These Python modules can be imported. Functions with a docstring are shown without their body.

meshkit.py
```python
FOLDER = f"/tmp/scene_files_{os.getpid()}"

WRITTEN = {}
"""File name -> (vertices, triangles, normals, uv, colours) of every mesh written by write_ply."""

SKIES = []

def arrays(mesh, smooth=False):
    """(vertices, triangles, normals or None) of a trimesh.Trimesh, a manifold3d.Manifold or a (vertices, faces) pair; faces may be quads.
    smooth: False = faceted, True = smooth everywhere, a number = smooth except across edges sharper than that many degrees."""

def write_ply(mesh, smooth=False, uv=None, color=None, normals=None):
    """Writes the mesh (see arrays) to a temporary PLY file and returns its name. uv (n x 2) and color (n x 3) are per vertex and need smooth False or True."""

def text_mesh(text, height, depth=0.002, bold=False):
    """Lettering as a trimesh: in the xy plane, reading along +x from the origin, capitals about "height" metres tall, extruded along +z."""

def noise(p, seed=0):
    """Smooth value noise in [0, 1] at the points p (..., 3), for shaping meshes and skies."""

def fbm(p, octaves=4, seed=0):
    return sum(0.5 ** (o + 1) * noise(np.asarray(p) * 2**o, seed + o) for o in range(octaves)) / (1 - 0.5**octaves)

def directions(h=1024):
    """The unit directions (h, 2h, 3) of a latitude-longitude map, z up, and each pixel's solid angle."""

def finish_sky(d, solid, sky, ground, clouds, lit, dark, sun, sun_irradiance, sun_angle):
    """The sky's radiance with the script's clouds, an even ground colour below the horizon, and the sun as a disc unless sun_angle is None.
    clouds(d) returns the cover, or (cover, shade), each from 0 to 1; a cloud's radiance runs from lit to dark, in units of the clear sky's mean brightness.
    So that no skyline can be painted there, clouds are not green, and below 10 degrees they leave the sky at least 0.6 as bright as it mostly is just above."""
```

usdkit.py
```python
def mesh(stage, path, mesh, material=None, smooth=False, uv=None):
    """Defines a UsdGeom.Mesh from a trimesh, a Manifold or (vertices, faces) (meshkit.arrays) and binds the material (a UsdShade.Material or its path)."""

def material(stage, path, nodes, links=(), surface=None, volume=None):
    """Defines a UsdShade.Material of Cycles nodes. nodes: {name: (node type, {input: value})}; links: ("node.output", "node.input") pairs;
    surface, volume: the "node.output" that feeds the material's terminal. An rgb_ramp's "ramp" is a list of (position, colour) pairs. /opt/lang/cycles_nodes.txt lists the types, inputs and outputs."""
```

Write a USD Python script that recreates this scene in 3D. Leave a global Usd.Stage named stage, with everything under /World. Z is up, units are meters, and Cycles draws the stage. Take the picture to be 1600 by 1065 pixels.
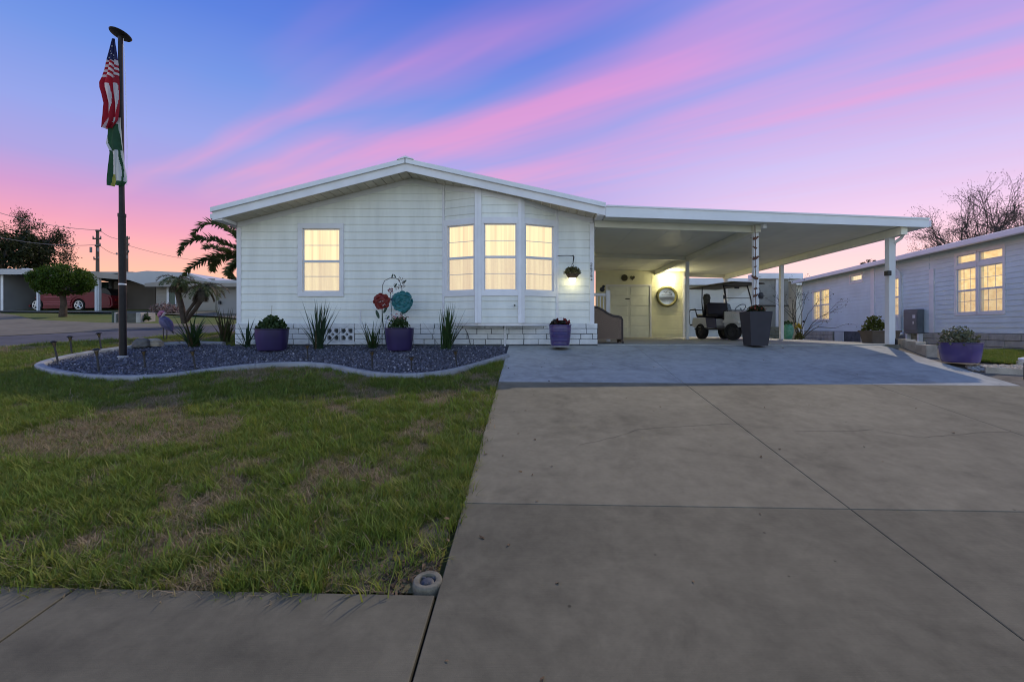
import math, random
import numpy as np
import trimesh
import shapely
from shapely.geometry import Polygon, box as sbox, LineString, Point
from shapely import affinity
from pxr import Usd, UsdGeom, UsdLux, UsdShade, Gf, Sdf, Vt
import usdkit, meshkit

stage = Usd.Stage.CreateInMemory()
UsdGeom.SetStageUpAxis(stage, "Z")
UsdGeom.SetStageMetersPerUnit(stage, 1.0)
W = UsdGeom.Xform.Define(stage, "/World")
stage.SetDefaultPrim(W.GetPrim())
UsdGeom.Scope.Define(stage, "/World/Looks")
rng = np.random.default_rng(7)
PI = math.pi

# ---------------------------------------------------------------- camera
FPX, CX, CY, EZ = 711.0, 830.0, 512.0, 0.42      # lens in pixels of the 1600 px frame, vanishing point, eye height over the carport slab
cam = UsdGeom.Camera.Define(stage, "/World/camera")
cam.CreateHorizontalApertureAttr(36.0)
cam.CreateVerticalApertureAttr(36.0 * 1065 / 1600)
cam.CreateFocalLengthAttr(FPX / 1600 * 36.0)
cam.CreateHorizontalApertureOffsetAttr((800 - CX) / 1600 * 36.0)
cam.CreateVerticalApertureOffsetAttr(-(532.5 - CY) / 1600 * 36.0)
cam.CreateClippingRangeAttr(Gf.Vec2f(0.05, 5000))
cam.AddTranslateOp().Set(Gf.Vec3d(0, 0, EZ))
cam.AddRotateXYZOp().Set(Gf.Vec3f(90, 0, 0))
cam.CreateExposureAttr(0.5)

# ---------------------------------------------------------------- sky and sun
SUN_EL, SUN_AZ = math.radians(43.6), math.radians(30.8)
sun = UsdLux.DistantLight.Define(stage, "/World/sun")
sun.CreateIntensityAttr(0.36)
sun.CreateNormalizeAttr(True)
sun.CreateAngleAttr(0.5)
sun.CreateColorAttr(Gf.Vec3f(1.0, 0.86, 0.66))
sun.AddRotateXYZOp().Set(Gf.Vec3f(-(90 - math.degrees(SUN_EL)), 0, -math.degrees(SUN_AZ)))


def lin(r, g, b):
    f = lambda c: (c / 12.92 if c <= 0.04045 else ((c + 0.055) / 1.055) ** 2.4)
    return tuple(f(v / 255) for v in (r, g, b))


def sky_material():
    n, l = {}, []
    n["tc"] = ("texture_coordinate", {})
    n["nrm"] = ("vector_math", {"math_type": "normalize"})
    l.append(("tc.generated", "nrm.vector1"))
    n["sep"] = ("separate_xyz", {})
    l.append(("nrm.vector", "sep.vector"))
    def math_(name, kind, a, b=None, clamp=False):
        n[name] = ("math", {"math_type": kind, "use_clamp": clamp})
        for k, v in (("value1", a), ("value2", b)):
            if isinstance(v, str): l.append((v, f"{name}.{k}"))
            elif v is not None: n[name][1][k] = float(v)
        return f"{name}.value"
    z = math_("zc", "maximum", "sep.z", 0.03)
    px = math_("px", "divide", "sep.x", z)
    py = math_("py", "divide", "sep.y", z)
    v = math_("v", "add", math_("v1", "multiply", px, 0.59), math_("v2", "multiply", py, 0.81))
    u = math_("u", "add", math_("u1", "multiply", px, -0.81), math_("u2", "multiply", py, 0.59))
    # tangent of the elevation: 1 / |P|
    hh = math_("hh", "sqrt", math_("h2", "add", math_("hx", "multiply", "sep.x", "sep.x"), math_("hy", "multiply", "sep.y", "sep.y")))
    te = math_("te", "divide", math_("z0", "maximum", "sep.z", 0.0), math_("hm", "maximum", hh, 0.02))
    te2 = math_("te2", "multiply", te, 0.6)
    stops = [(0.0, (255, 208, 150)), (.085, (252, 182, 150)), (.13, (240, 166, 160)), (.17, (224, 148, 172)), (.215, (196, 142, 190)), (.265, (160, 148, 206)), (.34, (138, 150, 214)),
             (.46, (104, 136, 210)), (.58, (78, 116, 204)), (.70, (62, 100, 196)), (1.0, (52, 86, 178)), (1.6, (46, 76, 160))]
    n["ramp"] = ("rgb_ramp", {"ramp": [(p * 0.6, lin(*c)) for p, c in stops]})
    l.append((te2, "ramp.fac"))
    # paler lilac towards the light on the right
    gx, gy = math.sin(math.radians(46)), math.cos(math.radians(46))
    gl = math_("gl", "divide", math_("g3", "add", math_("g1", "multiply", "sep.x", gx), math_("g2", "multiply", "sep.y", gy)), math_("hm2", "maximum", hh, 0.02))
    n["glr"] = ("map_range", {"range_type": "smoothstep", "from_min": 0.70, "from_max": 1.0, "to_min": 0.0, "to_max": 0.8, "clamp": True})
    l.append((gl, "glr.value"))
    n["ramp2"] = ("rgb_ramp", {"ramp": [(p * 0.6, lin(*c)) for p, c in [(0, (252, 226, 214)), (.13, (244, 200, 204)), (.20, (226, 196, 222)), (.30, (196, 182, 224)), (.42, (152, 156, 218)), (.56, (112, 128, 208)), (.75, (84, 102, 198)), (1.3, (56, 86, 178))]]})
    l.append((te2, "ramp2.fac"))
    n["base"] = ("mix_color", {})
    l += [("glr.result", "base.fac"), ("ramp.color", "base.a"), ("ramp2.color", "base.b")]
    # unseen low sky behind the camera: pale blue, shaped to brighten and cool the facade
    aw = math_("aw", "divide", math_("a3", "add", math_("a1", "multiply", "sep.x", -0.25), math_("a2", "multiply", "sep.y", 0.97)), math_("hm3", "maximum", hh, 0.02))
    n["awr"] = ("map_range", {"range_type": "smoothstep", "from_min": 0.35, "from_max": -0.55, "to_min": 0.0, "to_max": 1.0, "clamp": True})
    l.append((aw, "awr.value"))
    n["ramp3"] = ("rgb_ramp", {"ramp": [(p * 0.6, lin(*c)) for p, c in [(0, (214, 222, 226)), (.2, (198, 214, 228)), (.45, (168, 194, 224)), (.8, (128, 164, 214)), (1.6, (84, 124, 190))]]})
    l.append((te2, "ramp3.fac"))
    n["base3"] = ("mix_color", {})
    l += [("awr.result", "base3.fac"), ("base.result", "base3.a"), ("ramp3.color", "base3.b")]
    # cloud bands: long streaks that lie on one high layer
    n["uv"] = ("combine_xyz", {})
    l += [(math_("us", "multiply", u, 0.55), "uv.x"), (math_("vs", "multiply", v, 1.5), "uv.y")]
    n["dist"] = ("noise_texture", {"dimensions": "2D", "scale": 0.9, "detail": 2.0, "roughness": 0.5})
    l.append(("uv.vector", "dist.vector"))
    vd = math_("vd", "add", v, math_("dd", "multiply", math_("d5", "subtract", "dist.fac", 0.5), 0.85))
    vn = math_("vn", "multiply", vd, 0.2)     # 0..5 -> 0..1
    band = [(0, 0), (.45, .0), (.78, .05), (.90, .48), (1.0, .74), (1.1, .50), (1.24, .12), (1.34, .30), (1.46, .88), (1.64, .86), (1.82, .50), (2.0, .26), (2.18, .66), (2.4, .86), (2.62, .5), (2.95, .42), (3.3, .2), (3.9, .34), (4.6, .24), (5, .2)]
    n["bramp"] = ("rgb_ramp", {"ramp": [(p / 5, (a, a, a)) for p, a in band if p >= 0]})
    l.append((vn, "bramp.fac"))
    n["uv2"] = ("combine_xyz", {})
    l += [(math_("us2", "multiply", u, 0.30), "uv2.x"), (math_("vs2", "multiply", v, 2.6), "uv2.y")]
    n["streak"] = ("noise_texture", {"dimensions": "2D", "scale": 1.3, "detail": 3.0, "roughness": 0.5})
    l.append(("uv2.vector", "streak.vector"))
    n["smr"] = ("map_range", {"from_min": 0.30, "from_max": 0.68, "to_min": 0.34, "to_max": 1.10, "clamp": True})
    l.append(("streak.fac", "smr.value"))
    # bands over the rest of the sky, of the same kind, by noise alone
    n["uv3"] = ("combine_xyz", {})
    l += [(math_("us3", "multiply", u, 0.25), "uv3.x"), (math_("vs3", "multiply", v, 1.1), "uv3.y")]
    n["far"] = ("noise_texture", {"dimensions": "2D", "scale": 1.0, "detail": 2.0})
    l.append(("uv3.vector", "far.vector"))
    n["fmr"] = ("map_range", {"range_type": "smoothstep", "from_min": 0.46, "from_max": 0.72, "to_min": 0.0, "to_max": 0.35, "clamp": True})
    l.append(("far.fac", "fmr.value"))
    n["rest"] = ("map_range", {"range_type": "smoothstep", "from_min": 0.35, "from_max": -0.3, "to_min": 0.0, "to_max": 1.0, "clamp": True})
    l.append((v, "rest.value"))
    m1 = math_("m1", "multiply", "bramp.color", "smr.result", True)
    m2 = math_("m2", "maximum", m1, math_("m2a", "multiply", "fmr.result", "rest.result"))
    n["low"] = ("map_range", {"range_type": "smoothstep", "from_min": 0.12, "from_max": 0.34, "to_min": 0.0, "to_max": 0.92, "clamp": True})
    l.append((te, "low.value"))
    n["high"] = ("map_range", {"range_type": "smoothstep", "from_min": 0.52, "from_max": 0.85, "to_min": 1.0, "to_max": 0.2, "clamp": True})
    l.append((te, "high.value"))
    mask = math_("mask", "multiply", math_("mk0", "multiply", m2, "low.result", True), "high.result", True)
    n["ccol"] = ("rgb_ramp", {"ramp": [(p * 0.6, lin(*c)) for p, c in [(0, (240, 176, 176)), (.22, (222, 156, 184)), (.36, (212, 144, 192)), (.55, (204, 130, 192)), (.9, (180, 116, 190))]]})
    l.append((te2, "ccol.fac"))
    n["art"] = ("mix_color", {})
    l += [(mask, "art.fac"), ("base3.result", "art.a"), ("ccol.color", "art.b")]
    n["ten"] = ("vector_math", {"math_type": "scale", "scale": 9.0})
    l.append(("art.result", "ten.vector1"))
    n["sky"] = ("sky_texture", {"sky_type": "single_scattering", "sun_disc": False, "sun_elevation": SUN_EL, "sun_rotation": SUN_AZ})
    n["mixs"] = ("mix_color", {"fac": 0.93, "use_clamp": False})
    l += [("sky.color", "mixs.a"), ("ten.vector", "mixs.b")]
    n["bg"] = ("background_shader", {"strength": 0.1})
    l.append(("mixs.result", "bg.color"))
    return usdkit.material(stage, "/World/Looks/twilight_sky", n, l, surface="bg.background")


dome = UsdLux.DomeLight.Define(stage, "/World/sky")
dome.CreateIntensityAttr(1.0)
UsdShade.MaterialBindingAPI.Apply(dome.GetPrim()).Bind(sky_material())
dome.GetPrim().SetCustomDataByKey("kind", "structure")


# ---------------------------------------------------------------- helpers
def at(x, y, Y):
    """The point at depth Y that a pixel of the 1600 x 1065 frame shows."""
    return np.array([(x - CX) * Y / FPX, Y, EZ - (y - CY) * Y / FPX])


def cat(ms):
    return trimesh.util.concatenate(list(ms))


def box(x0, x1, y0, y1, z0, z1):
    m = trimesh.creation.box((abs(x1 - x0), abs(y1 - y0), abs(z1 - z0)))
    m.apply_translation(((x0 + x1) / 2, (y0 + y1) / 2, (z0 + z1) / 2))
    return m


def cbox(x0, x1, y0, y1, z0, z1, c=0.008):
    p = []
    for sx in (0, 1):
        for sy in (0, 1):
            for sz in (0, 1):
                b = np.array([x1 if sx else x0, y1 if sy else y0, z1 if sz else z0], float)
                d = np.array([-c if sx else c, -c if sy else c, -c if sz else c])
                for k in range(3):
                    e = d.copy(); e[k] = 0
                    p.append(b + e)
    return trimesh.convex.convex_hull(np.array(p))


def hull(p):
    return trimesh.convex.convex_hull(np.asarray(getattr(p, 'vertices', p), float))


def tube(pts, r, n=7, cap=True):
    pts = np.asarray(pts, float)
    r = np.full(len(pts), r, float) if np.ndim(r) == 0 else np.asarray(r, float)
    t = np.gradient(pts, axis=0)
    t /= np.maximum(np.linalg.norm(t, axis=1, keepdims=True), 1e-9)
    ref = np.array([0, 0, 1.0]) if abs(t[0][2]) < 0.9 else np.array([1.0, 0, 0])
    V, a = [], np.linspace(0, 2 * PI, n, endpoint=False)
    s = np.cross(t[0], ref); s /= np.linalg.norm(s)
    for k in range(len(pts)):
        s = s - t[k] * np.dot(s, t[k]); s /= max(np.linalg.norm(s), 1e-9)
        b = np.cross(t[k], s)
        V.append(pts[k] + r[k] * (np.outer(np.cos(a), s) + np.outer(np.sin(a), b)))
    V = np.vstack(V); F = []
    for k in range(len(pts) - 1):
        for i in range(n):
            j = (i + 1) % n
            F += [[k * n + i, k * n + j, (k + 1) * n + j], [k * n + i, (k + 1) * n + j, (k + 1) * n + i]]
    if cap:
        c0, c1 = len(V), len(V) + 1
        V = np.vstack([V, pts[:1], pts[-1:]])
        for i in range(n):
            j = (i + 1) % n
            F += [[c0, j, i], [c1, (len(pts) - 1) * n + i, (len(pts) - 1) * n + j]]
    return trimesh.Trimesh(V, F, process=False)


def lathe(prof, n=32):
    """prof: (radius, z) pairs from the bottom up."""
    prof = np.asarray(prof, float); a = np.linspace(0, 2 * PI, n, endpoint=False)
    V = np.vstack([np.stack([r * np.cos(a), r * np.sin(a), np.full(n, z)], 1) for r, z in prof]); F = []
    for k in range(len(prof) - 1):
        for i in range(n):
            j = (i + 1) % n
            F += [[k * n + i, k * n + j, (k + 1) * n + j], [k * n + i, (k + 1) * n + j, (k + 1) * n + i]]
    return trimesh.Trimesh(V, F, process=False)


def polys(p):
    return [g for g in getattr(p, "geoms", [p]) if g.geom_type == "Polygon" and g.area > 1e-5]


def ext(poly, h):
    return cat([trimesh.creation.extrude_polygon(g, h, engine="earcut") for g in polys(poly)])


def ext_xz(poly, y0, y1):
    """A polygon drawn in (x, z), filled from y0 to y1."""
    m = ext(poly, y1 - y0)
    v = m.vertices.copy()
    m = trimesh.Trimesh(np.stack([v[:, 0], y1 - v[:, 2], v[:, 1]], 1), m.faces, process=False)
    return m


def moved(m, p):
    m = m.copy(); m.apply_translation(p); return m


def turned(m, ang, axis=(0, 0, 1), point=(0, 0, 0)):
    m = m.copy(); m.apply_transform(trimesh.transformations.rotation_matrix(ang, axis, point)); return m


used = {}
def unique(parent, name):
    k = used.get((parent, name), 0)
    used[(parent, name)] = k + 1
    return f"{parent}/{name}" + (f"_{k:03d}" if k else "")


def keys(prim, **kw):
    for k, v in kw.items():
        if v: prim.SetCustomDataByKey(k, v)


class Thing:
    def __init__(s, name, label=None, cat=None, base=(0, 0, 0), rz=0.0, group=None, kind=None, scale=None):
        s.path = unique("/World", name); s.base = np.asarray(base, float); s.rz = rz
        x = UsdGeom.Xform.Define(stage, s.path)
        x.AddTranslateOp().Set(Gf.Vec3d(*map(float, s.base)))
        if rz: x.AddRotateZOp().Set(math.degrees(rz))
        if scale: x.AddScaleOp().Set(Gf.Vec3f(scale, scale, scale))
        s.prim = x.GetPrim()
        keys(s.prim, label=label, category=cat, group=group, kind=kind)

    def add(s, name, mesh, mat, parent=None, smooth=False, label=None, kind=None, local=False):
        """A part, or a sub-part when parent is given. Meshes come in scene coordinates unless local."""
        p = unique(parent or s.path, name)
        mesh = mesh.copy()
        if not local: mesh.apply_translation(-s.base)
        pr = usdkit.mesh(stage, p, mesh, mat, smooth=smooth).GetPrim()
        keys(pr, label=label, kind=kind)
        return p


def copy_of(t, loc, rz=0.0, label=None, group=None, scale=None):
    name = t.path.rsplit("/", 1)[1]
    p = unique("/World", name)
    x = UsdGeom.Xform.Define(stage, p)
    x.GetPrim().GetReferences().AddInternalReference(t.path)
    x.ClearXformOpOrder()
    M = Gf.Matrix4d(1.0)
    M.SetRotate(Gf.Rotation(Gf.Vec3d(0, 0, 1), math.degrees(rz)))
    if scale: M = Gf.Matrix4d().SetScale(scale) * M
    M.SetTranslateOnly(Gf.Vec3d(*map(float, loc)))
    x.AddTransformOp(opSuffix="place").Set(M)
    x.GetPrim().SetInstanceable(True)
    keys(x.GetPrim(), label=label, group=group)
    return x


def single(name, mesh, mat, label=None, cat=None, group=None, kind=None, smooth=False):
    p = unique("/World", name)
    pr = usdkit.mesh(stage, p, mesh, mat, smooth=smooth).GetPrim()
    keys(pr, label=label, category=cat, group=group, kind=kind)
    return p


# ---------------------------------------------------------------- materials
mats = {}
def M(name, col, rough=0.6, var=0.12, scale=4.0, bump=0.0, bscale=60.0, metal=0.0, spec=0.4, col2=None, fine=0.0, space="position", rnd=0.0, coat=0.0, stretch=None, translucent=0.0, island=0.0):
    if name in mats: return mats[name]
    n, l = {}, []
    if space == "position":
        n["g"] = ("geometry", {}); src = "g.position"
    else:
        n["g"] = ("texture_coordinate", {}); src = "g.object"
    if stretch:
        n["mp"] = ("mapping", {"scale": stretch}); l.append((src, "mp.vector")); src = "mp.vector"
    n["n1"] = ("noise_texture", {"scale": scale, "detail": 5.0, "roughness": 0.6})
    l.append((src, "n1.vector"))
    c2 = col2 or tuple(c * (1 - 2 * var) for c in col)
    c1 = col if col2 else tuple(min(1, c * (1 + var)) for c in col)
    n["r"] = ("rgb_ramp", {"ramp": [(0.32, c1), (0.68, c2)]})
    l.append(("n1.fac", "r.fac"))
    out = "r.color"
    if fine:
        n["n2"] = ("noise_texture", {"scale": 130.0, "detail": 3.0})
        l.append((src, "n2.vector"))
        n["fm"] = ("map_range", {"from_min": 0.3, "from_max": 0.7, "to_min": 1 - fine, "to_max": 1 + fine, "clamp": True})
        l.append(("n2.fac", "fm.value"))
        n["fx"] = ("mix_color", {"blend_type": "multiply", "fac": 1.0, "use_clamp": False})
        l += [(out, "fx.a"), ("fm.result", "fx.b")]; out = "fx.result"
    if rnd:
        n["oi"] = ("object_info", {})
        n["rm"] = ("map_range", {"to_min": 1 - rnd, "to_max": 1 + rnd})
        l.append(("oi.random", "rm.value"))
        n["rx"] = ("mix_color", {"blend_type": "multiply", "fac": 1.0, "use_clamp": False})
        l += [(out, "rx.a"), ("rm.result", "rx.b")]; out = "rx.result"
    if island:
        n["gi"] = ("geometry", {}); n["im"] = ("map_range", {"to_min": 1 - island, "to_max": 1 + island})
        l.append(("gi.random_per_island", "im.value"))
        n["ix"] = ("mix_color", {"blend_type": "multiply", "fac": 1.0, "use_clamp": False})
        l += [(out, "ix.a"), ("im.result", "ix.b")]; out = "ix.result"
    n["p"] = ("principled_bsdf", {"roughness": rough, "metallic": metal, "specular_ior_level": spec, "coat_weight": coat})
    l.append((out, "p.base_color"))
    if bump:
        n["nb"] = ("noise_texture", {"scale": bscale, "detail": 4.0})
        n["b"] = ("bump", {"strength": bump, "distance": 0.01})
        l += [(src, "nb.vector"), ("nb.fac", "b.height"), ("b.normal", "p.normal")]
    surf = "p.BSDF"
    if translucent:
        n["tl"] = ("translucent_bsdf", {}); n["mxc"] = ("mix_closure", {"fac": translucent})
        l += [(out, "tl.color"), ("p.BSDF", "mxc.closure1"), ("tl.BSDF", "mxc.closure2")]; surf = "mxc.closure"
    mats[name] = usdkit.material(stage, f"/World/Looks/{name}", n, l, surface=surf)
    return mats[name]


def glow(name, c1, c2, strength, scale=8.0, stretch=(14, 14, 0.4)):
    if name in mats: return mats[name]
    n = {"g": ("geometry", {}), "mp": ("mapping", {"scale": stretch}), "n": ("noise_texture", {"scale": scale / 8, "detail": 3.0}),
         "r": ("rgb_ramp", {"ramp": [(0.3, c1), (0.7, c2)]}), "e": ("emission", {"strength": strength})}
    mats[name] = usdkit.material(stage, f"/World/Looks/{name}", n, [("g.position", "mp.vector"), ("mp.vector", "n.vector"), ("n.fac", "r.fac"), ("r.color", "e.color")], surface="e.emission")
    return mats[name]


def pane_material():
    n = {"t": ("transparent_bsdf", {}), "g": ("glossy_bsdf", {"roughness": 0.02, "color": (1, 1, 1)}), "lw": ("layer_weight", {"blend": .5}), "pw": ("math", {"math_type": "power", "value2": 4.0}),
         "mr": ("map_range", {"to_min": .035, "to_max": .8, "clamp": True}), "m": ("mix_closure", {})}
    return usdkit.material(stage, "/World/Looks/window_glass", n, [("lw.facing", "pw.value1"), ("pw.value", "mr.value"), ("mr.result", "m.fac"), ("t.BSDF", "m.closure1"), ("g.BSDF", "m.closure2")], surface="m.closure")


GLASS = pane_material()
WHITE = M("white_trim", (.80, .80, .82), .45, .04, 2.0, .03, 40)
SIDING = M("cream_siding", (.85, .87, .81), .5, .06, 1.3, .05, 25, stretch=(2.2, 2.2, .35))
BRICKW = M("white_painted_brick", (.74, .75, .74), .7, .08, 3.0, .5, 30, fine=.06)
MORTAR = M("dark_joint", (.10, .11, .12), .9, .2, 6)
SOFFIT = M("tan_soffit", (.56, .51, .40), .7, .1, 3, stretch=(1, 1, 1))
CEIL = M("carport_ceiling", (.82, .82, .72), .55, .05, .6)
ALU = M("white_aluminium", (.78, .80, .82), .4, .04, 1.0)
BEAM = M("cream_beam", (.82, .80, .66), .5, .05, 1.0)
DARKM = M("dark_metal", (.025, .025, .028), .4, .2, 8)
BRONZE = M("bronze_pole", (.018, .016, .018), .45, .2, 5, metal=.3)
# ---------------------------------------------------------------- terrain
def sstep(x, a, b):
    t = np.clip((np.asarray(x, float) - a) / (b - a), 0, 1)
    return t * t * (3 - 2 * t)


def ground_z(X, Y):
    X, Y = np.asarray(X, float), np.asarray(Y, float)
    plane = -1.521 + 0.1322 * np.maximum(Y, -1.0)
    front = np.where(plane > -0.06, -0.06 + 0.06 * (1 - np.exp(-(plane + 0.06) / 0.06)), plane)
    left = np.where(Y > 11.2, -0.04 + 0.0925 * (np.minimum(Y, 33.0) - 11.2), plane)
    right = np.minimum(front, -0.13)
    a = 1 - sstep(X, -9.3, -7.8)
    b = sstep(X, 9.6, 10.3)
    return front * (1 - a) * (1 - b) + left * a + right * b


def drape(poly, lift, size=0.5):
    v, f = [], []
    off = 0
    for g in polys(poly):
        a, b = trimesh.creation.triangulate_polygon(g, engine="earcut")
        a = np.column_stack([a, np.zeros(len(a))])
        a, b = trimesh.remesh.subdivide_to_size(a, b, size, max_iter=14)
        v.append(a); f.append(np.asarray(b) + off); off += len(a)
    v, f = np.vstack(v), np.vstack(f)
    m = trimesh.Trimesh(v, f, process=True)
    v = m.vertices.copy()
    v[:, 2] = ground_z(v[:, 0], v[:, 1]) + lift
    m = trimesh.Trimesh(v, m.faces, process=False)
    if m.face_normals[:, 2].mean() < 0: m.invert()
    return m


def slab(poly, lift, thick, c=0.005, size=0.5):
    """A concrete slab with a worn edge, lying on the terrain's slope."""
    parts = []
    for g in polys(poly):
        top = drape(g.buffer(-c, join_style=2), lift, size)
        ring_o = np.array(g.exterior.coords)[:-1]
        ring_i = np.array(g.buffer(-c, join_style=2).exterior.coords)[:-1]
        o = LineString(g.exterior.coords); n = max(16, int(o.length / 0.4))
        d = np.linspace(0, o.length, n, endpoint=False)
        ds = sorted(set(list(d) + [o.project(Point(p)) for p in ring_o]))
        P = np.array([o.interpolate(t).coords[0] for t in ds])
        inner = LineString(g.buffer(-c, join_style=2).exterior.coords)
        Q = np.array([inner.interpolate(inner.project(Point(p))).coords[0] for p in P])
        zo = ground_z(P[:, 0], P[:, 1]) + lift; zi = ground_z(Q[:, 0], Q[:, 1]) + lift
        rows = [np.column_stack([Q, zi]), np.column_stack([P, zo - c * .8]), np.column_stack([P, zo - thick])]
        k = len(P); V = np.vstack(rows); F = []
        for r in range(2):
            for i in range(k):
                j = (i + 1) % k
                F += [[r * k + i, (r + 1) * k + i, (r + 1) * k + j], [r * k + i, (r + 1) * k + j, r * k + j]]
        s = trimesh.Trimesh(V, F, process=False)
        s.fix_normals()
        parts += [top, s]
    return cat(parts)


def strips(xs, ys):
    X, Y = np.meshgrid(xs, ys, indexing="ij")
    V = np.column_stack([X.ravel(), Y.ravel(), ground_z(X, Y).ravel()])
    nx, ny = len(xs), len(ys)
    i, j = np.meshgrid(np.arange(nx - 1), np.arange(ny - 1), indexing="ij")
    a = (i * ny + j).ravel(); b = ((i + 1) * ny + j).ravel()
    F = np.vstack([np.column_stack([a, b, b + 1]), np.column_stack([a, b + 1, a + 1])])
    return trimesh.Trimesh(V, F, process=False)


GRASSG = M("grass_ground", (.11, .145, .035), .95, .2, .9, .6, 45, col2=(.16, .16, .06), fine=.25, spec=.1)
SOIL = M("lawn_soil", (.115, .11, .05), .95, .2, 1.6, .8, 60, col2=(.19, .15, .10), fine=.3, spec=.1)
ASPHALT = M("road_asphalt", (.105, .105, .112), .9, .15, 1.2, .4, 120, fine=.15, spec=.2)


def concrete(name, c1, c2):
    """Broom-finished concrete: broad weathering, blotches, fine sand and a few dark specks."""
    n = {"g": ("geometry", {}), "n1": ("noise_texture", {"scale": .55, "detail": 6.0, "roughness": .62}), "r": ("rgb_ramp", {"ramp": [(.30, c1), (.70, c2)]}),
         "n2": ("noise_texture", {"scale": 5.0, "detail": 6.0, "roughness": .7}), "m2": ("map_range", {"from_min": .3, "from_max": .7, "to_min": .80, "to_max": 1.14, "clamp": True}), "x2": ("mix_color", {"blend_type": "multiply", "fac": 1.0, "use_clamp": False}),
         "n3": ("noise_texture", {"scale": 220.0, "detail": 3.0}), "m3": ("map_range", {"from_min": .25, "from_max": .75, "to_min": .90, "to_max": 1.08, "clamp": True}), "x3": ("mix_color", {"blend_type": "multiply", "fac": 1.0, "use_clamp": False}),
         "vo": ("voronoi_texture", {"scale": 2.6}), "mv": ("map_range", {"from_min": .02, "from_max": .035, "to_min": .45, "to_max": 1.0, "clamp": True}), "x4": ("mix_color", {"blend_type": "multiply", "fac": 1.0, "use_clamp": False}),
         "n6": ("noise_texture", {"scale": 1.15, "detail": 7.0, "roughness": .68, "distortion": .6}), "m6": ("map_range", {"from_min": .50, "from_max": .68, "to_min": 1.0, "to_max": .74, "clamp": True}), "x6": ("mix_color", {"blend_type": "multiply", "fac": 1.0, "use_clamp": False}),
         "mp": ("mapping", {"scale": (2.0, 60.0, 2.0)}), "n5": ("noise_texture", {"scale": 3.0, "detail": 3.0}), "b": ("bump", {"strength": .25, "distance": .004}), "ab": ("math", {"math_type": "add"}),
         "p": ("principled_bsdf", {"roughness": .82, "specular_ior_level": .25})}
    l = [("g.position", "n1.vector"), ("n1.fac", "r.fac"), ("g.position", "n2.vector"), ("n2.fac", "m2.value"), ("r.color", "x2.a"), ("m2.result", "x2.b"),
         ("g.position", "n3.vector"), ("n3.fac", "m3.value"), ("x2.result", "x3.a"), ("m3.result", "x3.b"), ("g.position", "vo.vector"), ("vo.distance", "mv.value"), ("x3.result", "x4.a"), ("mv.result", "x4.b"),
         ("g.position", "n6.vector"), ("n6.fac", "m6.value"), ("x4.result", "x6.a"), ("m6.result", "x6.b"), ("x6.result", "p.base_color"), ("g.position", "mp.vector"), ("mp.vector", "n5.vector"), ("n3.fac", "ab.value1"), ("n5.fac", "ab.value2"), ("ab.value", "b.height"), ("b.normal", "p.normal")]
    return usdkit.material(stage, f"/World/Looks/{name}", n, l, surface="p.BSDF")


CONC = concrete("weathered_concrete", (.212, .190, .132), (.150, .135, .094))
CONC2 = concrete("cool_shade_concrete", (.42, .425, .40), (.34, .345, .325))  # paler, cooler copy: blue shade under the roof put into the colour
CONC3 = concrete("foreground_dim_concrete", (.158, .142, .098), (.108, .098, .068))  # darker copy: dimming of the foreground put into the colour
CRACKM = M("crack", (.06, .056, .05), .95, .1, 8)

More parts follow.
